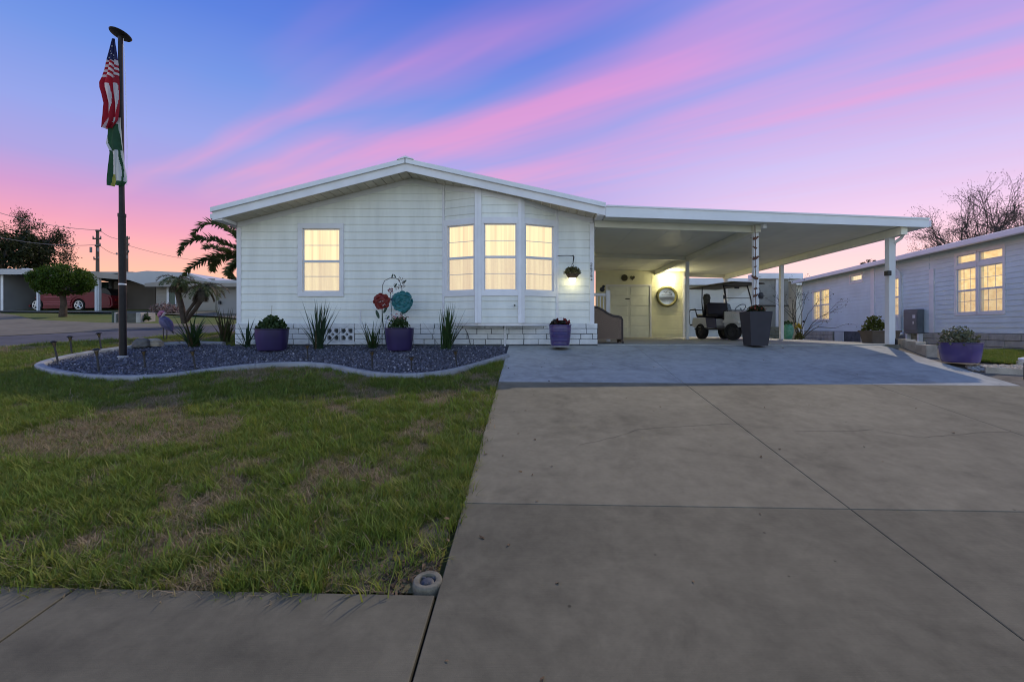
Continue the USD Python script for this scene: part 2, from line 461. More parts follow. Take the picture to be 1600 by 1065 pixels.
g = lambda a, b, n: np.linspace(a, b, n)
xs = np.concatenate([g(-400, -60, 18)[:-1], g(-60, -12, 33)[:-1], g(-12, 14, 53)[:-1], g(14, 60, 24)[:-1], g(60, 400, 18)])
ys = np.concatenate([g(-60, 0, 13)[:-1], g(0, 16, 41)[:-1], g(16, 60, 45)[:-1], g(60, 600, 28)])
gm = strips(xs, ys); gm.apply_translation((0, 0, -0.10))
single("ground", gm, GRASSG, kind="structure")

DX = [-0.56, 2.57, 5.69, 8.62]
DROW = [-1.5, 3.74, 7.74, 11.43]
drv = Thing("driveway", kind="structure", base=(0, 0, 0))
G = 0.003
for r in range(3):
    for k in range(3):
        x0, x1 = DX[k] + G, DX[k + 1] - G
        y0, y1 = DROW[r] + G, DROW[r + 1] - G
        t = -0.03
        xr1 = x1
        q = [(x0, y0 + t * x0), (x1, y0 + t * x1), (x1, y1 + t * x1 if r < 2 else y1), (x0, y1 + t * x0 if r < 2 else y1)]
        if k == 2:
            q[1] = (8.0 if r < 2 else 8.05, q[1][1]); q[2] = (8.0 if r == 0 else (8.05 if r == 1 else 8.8), q[2][1])
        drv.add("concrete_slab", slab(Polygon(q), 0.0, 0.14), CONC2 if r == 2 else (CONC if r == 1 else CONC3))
# carport floor: level, under the roof
fl = [(1.60, 11.45), (5.68, 11.45), (5.68, 16.3), (1.60, 16.3)]
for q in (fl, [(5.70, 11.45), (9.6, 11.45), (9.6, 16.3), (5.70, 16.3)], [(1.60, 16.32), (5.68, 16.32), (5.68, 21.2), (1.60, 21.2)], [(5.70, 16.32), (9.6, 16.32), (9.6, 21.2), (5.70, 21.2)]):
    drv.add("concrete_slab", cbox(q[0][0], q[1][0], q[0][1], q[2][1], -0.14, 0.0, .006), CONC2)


def ribbon(pts, w, lift):
    pts = np.array(LineString(pts).segmentize(0.12).coords)
    pts[1:-1] += rng.normal(0, .012, (len(pts) - 2, 2))
    t = np.gradient(pts, axis=0); t /= np.linalg.norm(t, axis=1, keepdims=True)
    nn = np.column_stack([-t[:, 1], t[:, 0]]); ww = (w * (.5 + rng.random(len(pts))))[:, None]
    a, b = pts + nn * ww / 2, pts - nn * ww / 2
    V = np.vstack([np.column_stack([p, ground_z(p[:, 0], p[:, 1]) + lift]) for p in (a, b)]); k = len(pts)
    F = [[i, i + k, i + 1] for i in range(k - 1)] + [[i + 1, i + k, i + k + 1] for i in range(k - 1)]
    m = trimesh.Trimesh(V, F, process=False)
    if m.face_normals[:, 2].mean() < 0: m.invert()
    return m


def gp(x, y):
    """The point of the sloping driveway or lawn that a pixel shows."""
    Y = 1380.0 / (y - 418.0)
    return ((x - CX) * Y / FPX, Y)


for c in ([(905, 695), (960, 683), (1000, 670), (1050, 667), (1100, 664)], [(1240, 673), (1300, 674), (1365, 671), (1400, 677), (1440, 684), (1480, 680), (1530, 676), (1580, 675)], [(1100, 664), (1160, 662)]):
    drv.add("crack", ribbon([gp(*p) for p in c], .0042, .0035), CRACKM)
# sidewalk in the foreground
sw = Thing("sidewalk", kind="structure")
SWE = lambda x: 2.70 - 0.028 * (x + .56)
for x0, x1 in ((-14.2, -8.52), (-8.5, -2.77), (-2.755, -0.575)):
    sw.add("concrete_slab", slab(Polygon([(x0, -1.5), (x1, -1.5), (x1, SWE(x1)), (x0, SWE(x0))]), 0.0, 0.14), CONC3)
# soil under the lawn, the road and the drives across it
rd = Polygon([(-40, -16.2), (-20.2, 4.5), (-13.1, 11.2), (-11.1, 13.2), (-8.4, 15.9), (-3, 21.5), (6, 31), (3, 33.5), (-6, 24.2), (-11.3, 18.6), (-13.9, 16.1), (-15.9, 14.1), (-23, 7.2), (-42, -13)])
single("road", drape(rd, -.045, 1.0), ASPHALT, kind="structure")
apron = Polygon([(-16.0, 14.05), (-13.95, 16.05), (-11.9, 18.0), (-14.2, 18.3), (-18.2, 19.0), (-22.5, 20.6), (-27, 23.8), (-31, 26.3), (-44, 27.6), (-44, 21), (-23, 7.4)])
single("neighbour_driveway", drape(apron, -.035, 1.0), CONC, kind="structure")
side = Polygon([(-10.9, 19.2), (-8.6, 21.8), (-13.5, 25.2), (-22, 27.4), (-33, 28.0), (-33, 27.0), (-22, 25.6), (-15.5, 22.6)])
single("neighbour_walk", drape(side, -.03, 1.0), CONC, kind="structure")

front_px = [(62, 572), (72, 578), (100, 585), (150, 590), (200, 592), (250, 590), (330, 580), (400, 573), (470, 570), (520, 574), (560, 582), (610, 588), (660, 588), (710, 580), (760, 567), (792, 557)]
front = [gp(*p) for p in front_px]
back = [(-9.9, 9.35), (-9.98, 10.0), (-9.8, 10.7), (-9.4, 11.35), (-8.7, 11.75), (-8.0, 11.85), (-7.43, 11.75)]
back_c = [front[0]] + back[:-1]


def smooth_curve(p, n):
    from scipy.interpolate import splprep, splev
    p = np.array(p); tck, _ = splprep(p.T, s=0.002, k=3)
    return np.array(splev(np.linspace(0, 1, n), tck)).T


FC, BC = smooth_curve(front, 120), smooth_curve(back_c, 60)
bed = Polygon(list(map(tuple, BC[::-1])) + list(map(tuple, FC[1:])) + [(-0.575, 11.40), (-2.2, 11.40), (-7.43, 11.40)]).buffer(0)
bedm = drape(bed, -.03, .3)
single("planting_bed", bedm, M("slate_dust", (.06, .062, .085), .9, .2, 6, .5, 60), kind="structure")
lawn_poly = Polygon([(-20, 4.4), (-13.3, 11.05), (-11.2, 13.1), (-8.6, 15.6), (-7.6, 16.5), (-7.43, 11.4), (-.575, 11.4), (-.575, SWE(-.6) + .02), (-14, SWE(-14) + .02), (-20, 3)]).difference(bed.buffer(.09))
single("lawn_soil", drape(lawn_poly.buffer(-.04), -.035, .4), SOIL, kind="structure")

# concrete edging round the bed, cast in lengths
EDGE = M("grey_edging", (.30, .31, .325), .8, .12, 5, .5, 60, fine=.1)
edg = Thing("bed_edging", "grey curved concrete edging along the front of the slate bed", "edging", base=(front[8][0], front[8][1], 0))
def curb(path, a, b):
    L = LineString(path); n = max(4, int((b - a) / .1)); d = np.linspace(a, b, n)
    P = np.array([L.interpolate(t).coords[0] for t in d]); T = np.array([np.subtract(L.interpolate(min(t + .02, L.length)).coords[0], L.interpolate(max(t - .02, 0)).coords[0]) for t in d])
    T /= np.linalg.norm(T, axis=1, keepdims=True); N = np.column_stack([-T[:, 1], T[:, 0]])
    prof = [(-.075, -.10), (-.072, .035), (-.05, .062), (.0, .07), (.05, .062), (.072, .035), (.075, -.10)]
    V = []
    for p, nn in zip(P, N):
        z = float(ground_z(p[0], p[1]))
        V += [[p[0] + nn[0] * o, p[1] + nn[1] * o, z + h] for o, h in prof]
    k = len(prof); F = []
    for r in range(n - 1):
        for i in range(k - 1):
            F += [[r * k + i, r * k + i + 1, (r + 1) * k + i + 1], [r * k + i, (r + 1) * k + i + 1, (r + 1) * k + i]]
    for i in range(1, k - 1): F += [[0, i + 1, i], [(n - 1) * k, (n - 1) * k + i, (n - 1) * k + i + 1]]
    m = trimesh.Trimesh(V, F, process=False); m.fix_normals(); return m
for path in (FC, BC):
    L = LineString(path).length; k = max(2, round(L / 1.15))
    for i in range(k): edg.add("edging_length", curb(path, i * L / k + .004, (i + 1) * L / k - .004), EDGE, smooth=35)


def instancer(name, protos, pts, idx, scale, rot_z, tilt=None, label=None, cat=None, kind="stuff", normal=None):
    p = unique("/World", name)
    pi = UsdGeom.PointInstancer.Define(stage, p)
    for nm, m, mt, sm in protos:
        q = usdkit.mesh(stage, unique(p, nm), m, mt, smooth=sm)
        pi.CreatePrototypesRel().AddTarget(q.GetPath())
    n = len(pts)
    pi.CreatePositionsAttr(Vt.Vec3fArray.FromNumpy(np.asarray(pts, np.float32)))
    pi.CreateProtoIndicesAttr(Vt.IntArray.FromNumpy(np.asarray(idx, np.int32)))
    s = np.asarray(scale, np.float32)
    pi.CreateScalesAttr(Vt.Vec3fArray.FromNumpy(np.repeat(s[:, None], 3, 1) if s.ndim == 1 else s))
    from scipy.spatial.transform import Rotation as R
    t = np.zeros((n, 2)) if tilt is None else tilt
    q = R.from_euler("zxy", np.column_stack([rot_z, t])).as_quat()
    pi.CreateOrientationsAttr(Vt.QuathArray([Gf.Quath(float(w), float(x), float(y), float(z)) for x, y, z, w in q]))
    keys(pi.GetPrim(), label=label, category=cat, kind=kind)


def scatter(poly, n, dens=None):
    x0, y0, x1, y1 = poly.bounds; out = []
    shapely.prepare(poly); tot = 0
    while tot < n:
        p = np.column_stack([rng.uniform(x0, x1, 40000), rng.uniform(y0, y1, 40000)])
        if dens is not None: p = p[rng.random(len(p)) < dens(p)]
        p = p[shapely.contains_xy(poly, p[:, 0], p[:, 1])]
        out.append(p); tot += len(p)
    return np.vstack(out)[:n]


# slate chips
chips = []
cm = [M("slate_chip", (.088, .094, .130), .65, .2, 30, space="object", rnd=.45, spec=.4), M("pale_chip", (.42, .42, .46), .6, .15, 30, space="object", rnd=.2), M("slate_blue_chip", (.13, .137, .185), .6, .2, 30, space="object", rnd=.35, spec=.5)]
for k in range(9):
    m = hull(rng.normal(0, 1, (14, 3)) * (1.0, .75, .42))
    m.apply_scale(.017 / max(m.extents) * 2)
    chips.append(("chip", m, cm[0] if k < 5 else (cm[2] if k < 8 else cm[1]), False))
inner = bed.buffer(-.07)
pb = scatter(inner, 26000)
ib = rng.integers(0, 8, len(pb)); ib[rng.random(len(pb)) < .06] = 8
instancer("slate_gravel", chips, np.column_stack([pb, ground_z(pb[:, 0], pb[:, 1]) - .022 + rng.random(len(pb)) * .03]), ib, rng.uniform(.7, 1.6, len(pb)), rng.uniform(0, 6.28, len(pb)), rng.normal(0, .5, (len(pb), 2)),
          "dark blue grey slate chips filling the bed before the house", "gravel")


# grass tufts
def tuft(nb, h, spread, w, seed, lean=.5):
    r = np.random.default_rng(seed); V, F = [], []
    for _ in range(nb):
        a = r.uniform(0, 6.28); o = r.normal(0, spread, 2); d = np.array([math.cos(a), math.sin(a)]); s = np.array([-d[1], d[0]])
        hh = h * r.uniform(.5, 1.15); le = hh * r.uniform(.1, lean * 1.6); ww = w * r.uniform(.7, 1.2); k = len(V)
        for t, wf in ((0, 1), (.45, .85), (.8, .5)):
            c = o + d * le * t ** 1.8
            for sg in (-1, 1): V.append([*(c + s * sg * ww * wf / 2), hh * t * (1 - .15 * t)])
        c = o + d * le; V.append([*c, hh * .88])
        F += [[k, k + 1, k + 3], [k, k + 3, k + 2], [k + 2, k + 3, k + 5], [k + 2, k + 5, k + 4], [k + 4, k + 5, k + 6]]
    return trimesh.Trimesh(V, F, process=False)


gcol = [((.140, .215, .030), (.195, .250, .042)), ((.215, .240, .040), (.285, .285, .060)), ((.095, .150, .024), (.135, .180, .030)), ((.34, .255, .150), (.43, .335, .205)), ((.26, .225, .100), (.33, .27, .14))]
gm_ = [M(f"grass_blade_{n}", a, .6, .1, 6, col2=b, space="object", rnd=.25, translucent=.35, spec=.25) for n, (a, b) in zip(("green", "lime", "deep", "straw", "olive"), gcol)]
tufts = []
for k in range(3):
    tufts.append(("tuft", tuft(18, .062 + .014 * k, .032, .0055, 10 + k, .7), gm_[0], False))
for k in range(2):
    tufts.append(("tuft", tuft(16, .075, .028, .0062, 20 + k, .8), gm_[1], False))
for k in range(2):
    tufts.append(("tuft", tuft(16, .060, .034, .006, 30 + k, .8), gm_[2], False))
for k in range(3):
    tufts.append(("tuft", tuft(18, .040, .045, .0045, 40 + k, 1.6), gm_[3], False))
for k in range(2):
    tufts.append(("tuft", tuft(16, .045, .040, .005, 50 + k, 1.3), gm_[4], False))
near = lawn_poly.intersection(sbox(-14, 2.5, 0, 8.5)); far = lawn_poly.intersection(sbox(-22, 8.5, 0, 17))
vis = Polygon([(-.5, 2.4), (-.5, 17), (-22, 17), (-22, 15), (-3.6, 2.4)])
near, far = near.intersection(vis), far.intersection(vis)


def clumpy(p):
    f = meshkit.fbm(np.column_stack([p * 1.1, np.zeros(len(p))]), 4, 3); h = meshkit.fbm(np.column_stack([p * 5.0, np.ones(len(p))]), 3, 9)
    return f * .55 + h * .45


pn = scatter(near, 62000, lambda p: np.clip(1.5 / np.maximum(p[:, 1], 2.7) * 2.2, .25, 1) * (.45 + .75 * (clumpy(p) > .46)))
pf = scatter(far, 20000)
pg = np.vstack([pn, pf]); c = clumpy(pg) + rng.normal(0, .05, len(pg))
bare = meshkit.fbm(np.column_stack([pg * .75, np.full(len(pg), 4.0)]), 3, 21) + .10 * sstep(pg[:, 1], 8.4, 7.2) * 0
dry = (c < .455) | (bare > .625)
ig = np.where(dry, np.where(rng.random(len(pg)) < .7, rng.integers(7, 10, len(pg)), rng.integers(10, 12, len(pg))), rng.integers(0, 7, len(pg)))
mix = rng.random(len(pg)) < .16; ig[mix] = rng.integers(0, 12, mix.sum())
dirt = (np.hypot(pg[:, 0] + .95, pg[:, 1] - 2.95) < .38) | (np.hypot((pg[:, 0] + .72) * 2, pg[:, 1] - 3.25) < .36)
kc0 = np.array([(668 - CX) * (1380.0 / (907 - 418)) / FPX, 1380.0 / (907 - 418)])
keep = (~dirt | (rng.random(len(pg)) < .10)) & (np.hypot(*(pg - kc0).T) > .17)
pg, ig = pg[keep], ig[keep]
instancer("lawn_grass", tufts, np.column_stack([pg, ground_z(pg[:, 0], pg[:, 1]) - .035]), ig, np.clip(rng.lognormal(-.08, .28, len(pg)), .5, 2.0), rng.uniform(0, 6.28, len(pg)), rng.normal(0, .12, (len(pg), 2)),
          "patchy green and straw brown lawn grass before the bed", "grass")

# a few fallen leaves on the grass and the drive
LF = M("fallen_leaf", (.16, .10, .05), .8, .2, 20, space="object", rnd=.5)
def dead_leaf(sd):
    r = np.random.default_rng(sd); p = np.array([[0, -.022, 0], [.010, -.004, .004], [.007, .014, .006], [0, .024, .002], [-.008, .012, .007], [-.010, -.006, .003]]); p[:, 2] += r.normal(0, .003, 6)
    return trimesh.Trimesh(p, [[0, 1, 5], [1, 4, 5], [1, 2, 4], [2, 3, 4]], process=False)
lq = np.vstack([scatter(near, 420), scatter(Polygon([(-.5, 1.5), (-.5, 10), (0.4, 10), (.2, 1.5)]), 26), scatter(Polygon([(-.5, 1.5), (-.5, 11), (7, 11), (5, 1.5)]), 34)])
instancer("fallen_leaves", [("leaf", dead_leaf(k), LF, False) for k in range(4)], np.column_stack([lq, ground_z(lq[:, 0], lq[:, 1]) + np.where(np.arange(len(lq)) < 420, .03, .004)]), rng.integers(0, 4, len(lq)), rng.uniform(.5, 1.2, len(lq)), rng.uniform(0, 6.28, len(lq)), rng.normal(0, .25, (len(lq), 2)), "small brown fallen leaves scattered on the lawn and drive", "leaves")
# ---------------------------------------------------------------- the house
class Facet:
    """A wall plane: u along the wall, w outward, z up."""
    def __init__(s, x, y, a):
        s.o, s.d, s.n = np.array([x, y]), np.array([math.cos(a), math.sin(a)]), np.array([math.sin(a), -math.cos(a)])
    def w(s, m):
        v = m.vertices; xy = s.o + np.outer(v[:, 0], s.d) + np.outer(v[:, 1], s.n)
        m = trimesh.Trimesh(np.column_stack([xy, v[:, 2]]), m.faces, process=False)
        m.invert()
        return m
    def box(s, u0, u1, w0, w1, z0, z1, c=.004): return s.w(cbox(u0, u1, w0, w1, z0, z1, c))
    def plate(s, poly, w0, w1): return s.w(ext_xz(poly, w0, w1))


def siding(T, F, poly, z0, h, mat, name="siding_board", first=None, proud=.016):
    zs = [poly.bounds[1]]
    z = first if first else z0 + h
    while z < poly.bounds[3]: zs.append(z); z += h
    zs.append(poly.bounds[3] + .001)
    for a, b in zip(zs[:-1], zs[1:]):
        piece = poly.intersection(sbox(poly.bounds[0] - 1, a, poly.bounds[2] + 1, b))
        for q in polys(piece):
            if q.area < .002: continue
            m = ext_xz(q, 0, .01); v = m.vertices.copy()
            out = v[:, 1] > .005
            v[out, 1] = .003 + proud * (1 - np.clip((v[out, 2] - a) / h, 0, 1))
            T.add(name, F.w(trimesh.Trimesh(v, m.faces, process=False)), mat)


CURT = glow("lit_curtain", (1.0, .82, .46), (.74, .54, .32), 0.96, stretch=(11, 11, .35))
CURT2 = glow("lit_blind", (1.0, .74, .36), (.78, .50, .20), 0.85, stretch=(5, 5, 9))
SASHM = M("window_sash", (.70, .70, .74), .4, .04, 2)


SCREENM = usdkit.material(stage, "/World/Looks/insect_screen", {"t": ("transparent_bsdf", {}), "d": ("diffuse_bsdf", {"color": (.30, .29, .30)}), "m": ("mix_closure", {"fac": .16})}, [("t.BSDF", "m.closure1"), ("d.BSDF", "m.closure2")], surface="m.closure")


def curtain(u0, u1, z0, z1, w, seed, amp=.012, lam=.075):
    n = int((u1 - u0) / .012); u = np.linspace(u0, u1, n); r = np.random.default_rng(seed)
    ph = np.cumsum(r.uniform(.6, 1.4, n)) * .012 / lam * 2 * PI
    ww = w + amp * np.sin(ph)
    V = np.vstack([np.column_stack([u, ww, np.full(n, z)]) for z in (z0, z1)])
    F = [[i, i + 1, n + i + 1] for i in range(n - 1)] + [[i, n + i + 1, n + i] for i in range(n - 1)]
    return trimesh.Trimesh(V, F, process=False)


def window(T, F, u0, u1, z0, z1, rail=None, trim=(.13, .13, .13, .13), seed=1, muntins=True, mat=None, grid=0, blinds=False, tw=.035):
    """trim: left, right, bottom, top widths outside the glass."""
    l, r, b, t = trim
    p = None
    fr = []
    if t: fr.append(F.box(u0 - l, u1 + r, 0, tw, z1 + .012, z1 + t))
    if b: fr.append(F.box(u0 - l, u1 + r, 0, tw, z0 - b, z0 - .012))
    if l: fr.append(F.box(u0 - l, u0 - .012, 0, tw - .003, z0 - .012, z1 + .012))
    if r: fr.append(F.box(u1 + .012, u1 + r, 0, tw - .003, z0 - .012, z1 + .012))
    p = T.add("window", cat(fr), WHITE)
    rail = rail or (z0 + z1) / 2
    s = .032
    T.add("sash", cat([F.box(u0, u1, -.05, -.012, rail - .035, z1, .003) if False else F.box(u0 - .012, u0 + s * .5, -.05, -.004, z0, z1), F.box(u1 - s * .5, u1 + .012, -.05, -.004, z0, z1), F.box(u0, u1, -.05, -.006, z1 - s * .5, z1 + .012), F.box(u0, u1, -.05, -.006, z0 - .012, z0 + s * .6), F.box(u0, u1, -.05, -.002, rail - .03, rail + .03)]), SASHM, parent=p)
    for a, c, w in ((z0, rail, -.040), (rail, z1, -.022)):
        T.add("pane", F.box(u0 + .002, u1 - .002, w - .003, w, a + .005, c - .005, .0005), GLASS, parent=p)
        if a == z0 and muntins: T.add("insect_screen", F.box(u0 + .02, u1 - .02, -.012, -.0105, a + .02, c - .03, .0003), SCREENM, parent=p)
        if muntins:
            m = [F.box(u0, u1, w + .001, w + .008, (a + c) / 2 - .007, (a + c) / 2 + .007, .001)]
            for k in range(grid): uu = u0 + (u1 - u0) * (k + 1) / (grid + 1); m.append(F.box(uu - .007, uu + .007, w + .0015, w + .0085, a, c, .001))
            T.add("muntin", cat(m), SASHM, parent=p)
    T.add("curtain", F.w(curtain(u0 - .03, u1 + .03, z0 - .03, z1 + .03, -.12, seed, .006 if blinds else .012)), mat or CURT, parent=p)
    return p


HY = 11.5
PKX, PKZ = -3.0, 4.205
LX, RX, SL, SR = -7.41, 1.57, .2535, .222
soff = lambda x: PKZ - (SL * (PKX - x) if x < PKX else SR * (x - PKX))
Z0 = .533
ZF, CH = .69, .195
house = Thing("house", "white lap sided house with low gable, bay window and brick skirt", "house", base=(PKX, HY, 0))
F0 = Facet(0, HY, 0.0)
bx0, bx1, bxl, bxr, BP = -2.2, .647, -1.30, -.25, .36
FB = Facet(bxl, HY - BP, 0)
FLa = -math.atan2(BP, bxl - bx0); FLf = Facet(bx0, HY, FLa); LL = math.hypot(BP, bxl - bx0)
FRf = Facet(bxr, HY - BP, -FLa); LR = math.hypot(BP, bx1 - bxr)
glL = (-5.76, -4.84, 1.34, 2.91)
gable = Polygon([(LX, 0.0), (RX, 0.0), (RX, soff(RX)), (PKX, PKZ), (LX, soff(LX))])
hole = sbox(glL[0] - .011, glL[2] - .011, glL[1] + .011, glL[3] + .011)
core = gable.difference(hole).difference(sbox(bx0 + .02, .55, bx1 - .02, 4.3))
house.add("wall", cat([F0.plate(core, -.12, 0), box(LX, LX + .12, HY + .12, 25.5, 0, soff(LX)), box(RX - .12, RX, HY + .12, 20.5, 0, soff(RX) + .05), box(LX, RX, 25.4, 25.5, 0, 3.0)]), SIDING)
house.add("bay_wall", cat([F.plate(Polygon([(0, Z0), (L, Z0), (L, zb), (0, za)]).difference(sbox(g0 - .011, g2 - .011, g1 + .011, g3 + .011)), -.1, 0) for F, L, za, zb, (g0, g1, g2, g3) in
   ((FLf, LL, soff(bx0), soff(bxl), (.12, LL - .12, 1.345, 2.957)), (FB, bxr - bxl, soff(bxl), soff(bxr), (.16, bxr - bxl - .125, 1.345, 2.957)), (FRf, LR, soff(bxr), soff(bx1), (.12, LR - .11, 1.345, 2.957)))]), SIDING)
house.add("bay_floor", ext(Polygon([(bx0, HY), (bxl, HY - BP), (bxr, HY - BP), (bx1, HY)]), .06).apply_translation((0, 0, Z0 - .063)), WHITE)
# siding
sidep = Polygon([(LX + .09, Z0), (RX - .09, Z0), (RX - .09, soff(RX)), (PKX, PKZ), (LX + .09, soff(LX))])
rake = Polygon([(LX, soff(LX)), (PKX, PKZ), (RX, soff(RX)), (RX, soff(RX) - .135), (PKX, PKZ - .135), (LX, soff(LX) - .135)])
left_s = sidep.difference(rake.buffer(-.004)).intersection(sbox(LX, 0, bx0 - .03, 5)).difference(sbox(glL[0] - .14, glL[2] - .14, glL[1] + .12, glL[3] + .15))
right_s = sidep.difference(rake.buffer(-.004)).intersection(sbox(bx1 + .03, 0, RX, 5))
for pz in (left_s, right_s): siding(house, F0, pz, Z0, CH, SIDING, first=ZF)
for a_, b_ in ((-9, bx0), (bx1, 9)): house.add("rake_trim", F0.plate(rake.intersection(sbox(a_, 0, b_, 5)), 0, .026), WHITE)
for F, L, xa, xb, g0, g1, sd in ((FLf, LL, bx0, bxl, .12, LL - .12, 3), (FB, bxr - bxl, bxl, bxr, .16, bxr - bxl - .125, 5), (FRf, LR, bxr, bx1, .12, LR - .11, 8)):
    pol = Polygon([(.03, Z0), (L - .03, Z0), (L - .03, soff(xb) - .12), (.03, soff(xa) - .12)])
    siding(house, F, pol.difference(sbox(-1, 1.20, 9, 3.12)), Z0, CH, SIDING, first=ZF)
    house.add("rake_trim", F.plate(Polygon([(0, soff(xa) - .13), (L, soff(xb) - .13), (L, soff(xb)), (0, soff(xa))]), 0, .024), WHITE)
    window(house, F, g0, g1, 1.345, 2.957, rail=2.155, trim=(g0 - .004, L - g1 - .004, .145, .165), seed=sd)
    house.add("bay_post", F.box(-.008 if F is not FB else -.075, .028 if F is FLf else .085, .002, .045, Z0, soff(xa) - .005), WHITE)
house.add("bay_post", FRf.box(LR - .035, LR + .005, .002, .045, Z0, soff(bx1) - .005), WHITE)
house.add("bay_post", FLf.box(LL - .07, LL + .02, .002, .047, Z0, soff(bxl) - .005), WHITE)
house.add("bay_post", FB.box(bxr - bxl - .07, bxr - bxl + .012, .002, .046, Z0, soff(bxr) - .005), WHITE)
for u0, u1 in ((bx0 - .045, bx0 - .008), (bx1 + .008, bx1 + .045)): house.add("bay_edge_trim", F0.box(u0, u1, 0, .03, Z0, soff((u0 + u1) / 2) - .137), WHITE)
window(house, F0, *glL[:2], *glL[2:], rail=2.10, trim=(.13, .11, .13, .145), seed=2)
house.add("corner_trim", F0.box(LX - .02, LX + .088, -.10, .030, Z0 - .02, soff(LX) - .137), WHITE)
house.add("corner_trim", F0.box(RX - .088, RX + .02, -.10, .030, Z0 - .02, soff(RX) - .137), WHITE)
# brick skirt: long split blocks in four courses
skirt = [(LX - .03, -5.16), (-4.44, RX + .10)]
def brick_run(T, x0, x1, z0, z1, rows, F, mat, w=.075, lmin=.26, lmax=.58, seed=5, name="brick"):
    r = np.random.default_rng(seed); hh = (z1 - z0) / rows
    for k in range(rows):
        x = x0
        while x < x1 - .01:
            L = r.uniform(lmin, lmax)
            if x + L > x1 - .12: L = x1 - x
            d = w + r.uniform(-.012, .012)
            m = cbox(x + .005, x + L - .006 - r.uniform(0, .006), 0, d, z0 + k * hh + .005 + r.uniform(0, .003), z0 + (k + 1) * hh - .004, .009)
            v = m.vertices.copy(); v += rng.normal(0, .0022, v.shape); m = trimesh.Trimesh(v, m.faces)
            T.add(name, F.w(m), mat); x += L
house.add("vent_lintel", F0.box(-5.155, -4.445, .0, .07, .432, Z0 - .004), BRICKW)
house.add("skirt_backing", cat([F0.box(a, b, -.02, .055, -.08, Z0 - .012) for a, b in skirt] + [F0.box(-5.16, -4.44, -.02, .004, -.08, Z0 - .012)]), MORTAR)
for i, (a, b) in enumerate(skirt): brick_run(house, a, b, .0, Z0, 4, F0, BRICKW, seed=5 + i)
Fs = Facet(RX + .02, HY - .065, PI / 2)
brick_run(house, .02, 2.2, .0, Z0, 4, Fs, BRICKW, seed=15, w=.06)
# two pierced screen blocks
VENT = M("pierced_block", (.70, .71, .72), .8, .08, 5, .4, 50)
for cx in (-4.98, -4.625):
    s = .345; c = (cx, .255)
    sq = sbox(c[0] - s / 2, c[1] - s / 2, c[0] + s / 2, c[1] + s / 2)
    pat = sq.difference(sq.buffer(-.03, join_style=2))
    for sx in (-1, 1):
        for sy in (-1, 1):
            pat = pat.union(Point(c[0] + sx * s / 2, c[1] + sy * s / 2).buffer(s * .62).difference(Point(c[0] + sx * s / 2, c[1] + sy * s / 2).buffer(s * .62 - .04)).intersection(sq))
    house.add("pierced_block", F0.plate(pat, .005, .085), VENT)
house.add("vent_sill", F0.box(-5.18, -4.42, .0, .10, .0, .075), VENT)
# roof, soffit and fascia
RY0, RYB = 10.9, 25.8
RLX, RRX = -7.64, 1.78
rt = lambda x, o: soff(x) + o
for xa, xb in ((RLX, PKX), (PKX, RRX)):
    q = Polygon([(xa, rt(xa, .19)), (xb, rt(xb, .19)), (xb, rt(xb, .235)), (xa, rt(xa, .235))])
    house.add("roof_panel", ext_xz(q, RY0 - .03, RYB), ALU)
    house.add("fascia", ext_xz(Polygon([(xa, rt(xa, -.035)), (xb, rt(xb, -.035)), (xb, rt(xb, .165)), (xa, rt(xa, .165))]), RY0, RY0 + .03), WHITE)
    house.add("drip_edge", ext_xz(Polygon([(xa - .02, rt(xa, .155)), (xb, rt(xb, .155)), (xb, rt(xb, .262)), (xa - .02, rt(xa, .262))]), RY0 - .05, RY0 - .004), ALU)
    n = int(abs(xb - xa) / .21); step = (xb - xa) / n
    for k in range(n):
        a, b = xa + k * step + .009, xa + (k + 1) * step - .009
        house.add("soffit_panel", ext_xz(Polygon([(a, rt(a, -.012)), (b, rt(b, -.012)), (b, rt(b, .006)), (a, rt(a, .006))]), RY0 + .032, HY - .005 if not (bx0 < (a + b) / 2 < bx1) else HY + .05), SOFFIT)
house.add("ridge_cap", ext_xz(Polygon([(PKX - .20, PKZ + .215), (PKX, PKZ + .265), (PKX + .20, PKZ + .222), (PKX + .2, PKZ + .235), (PKX, PKZ + .31), (PKX - .2, PKZ + .23)]), RY0 - .07, RYB), ALU)
house.add("eave_box", box(RLX, LX - .021, RY0 + .03, RYB, rt(RLX, -.03), rt(RLX, .18)), WHITE)
house.add("eave_box", box(RX + .021, RRX - .01, RY0 + .032, RYB, rt(RRX, -.03), rt(RRX, .165)), WHITE)
house.add("gutter", box(RLX - .09, RLX - .002, RY0 + .05, RYB, rt(RLX, .02), rt(RLX, .13)), WHITE)
# small things fixed to the wall
house.add("hose_bib", cat([tube([at(805, 478, HY) + (0, .0, 0), at(805, 478, HY - .05) + (0, -.40, 0)], .02, 8)]), DARKM)
house.add("clean_out_pipe", tube([at(789, 503, HY - .10), at(789, 541, HY - .10)], .022, 8), WHITE)
house.add("conduit", tube([at(563, 484, HY - .04), at(563, 533, HY - .04)], .012, 6), WHITE)
house.add("cable", tube([at(727, 514, HY - .10), at(731, 522, HY - .10), at(735, 538, HY - .1)], .008, 5), DARKM)
# house numbers down the corner board
for k, d in enumerate("2474"):
    tm = meshkit.text_mesh(d, .085, .006); v = tm.vertices; v = np.column_stack([v[:, 0], v[:, 2], v[:, 1]])
    p = at(921.4, 416 + k * 5.7, HY - .031)
    house.add("house_number", F0.w(trimesh.Trimesh(v + (p[0], .031, p[2]), tm.faces, process=False)), DARKM)
house.add("door_bell", F0.w(moved(turned(trimesh.creation.cylinder(.018, .02, sections=12), PI / 2, (1, 0, 0)), (at(924, 437, HY)[0], .04, at(924, 437, HY)[2]))), DARKM)

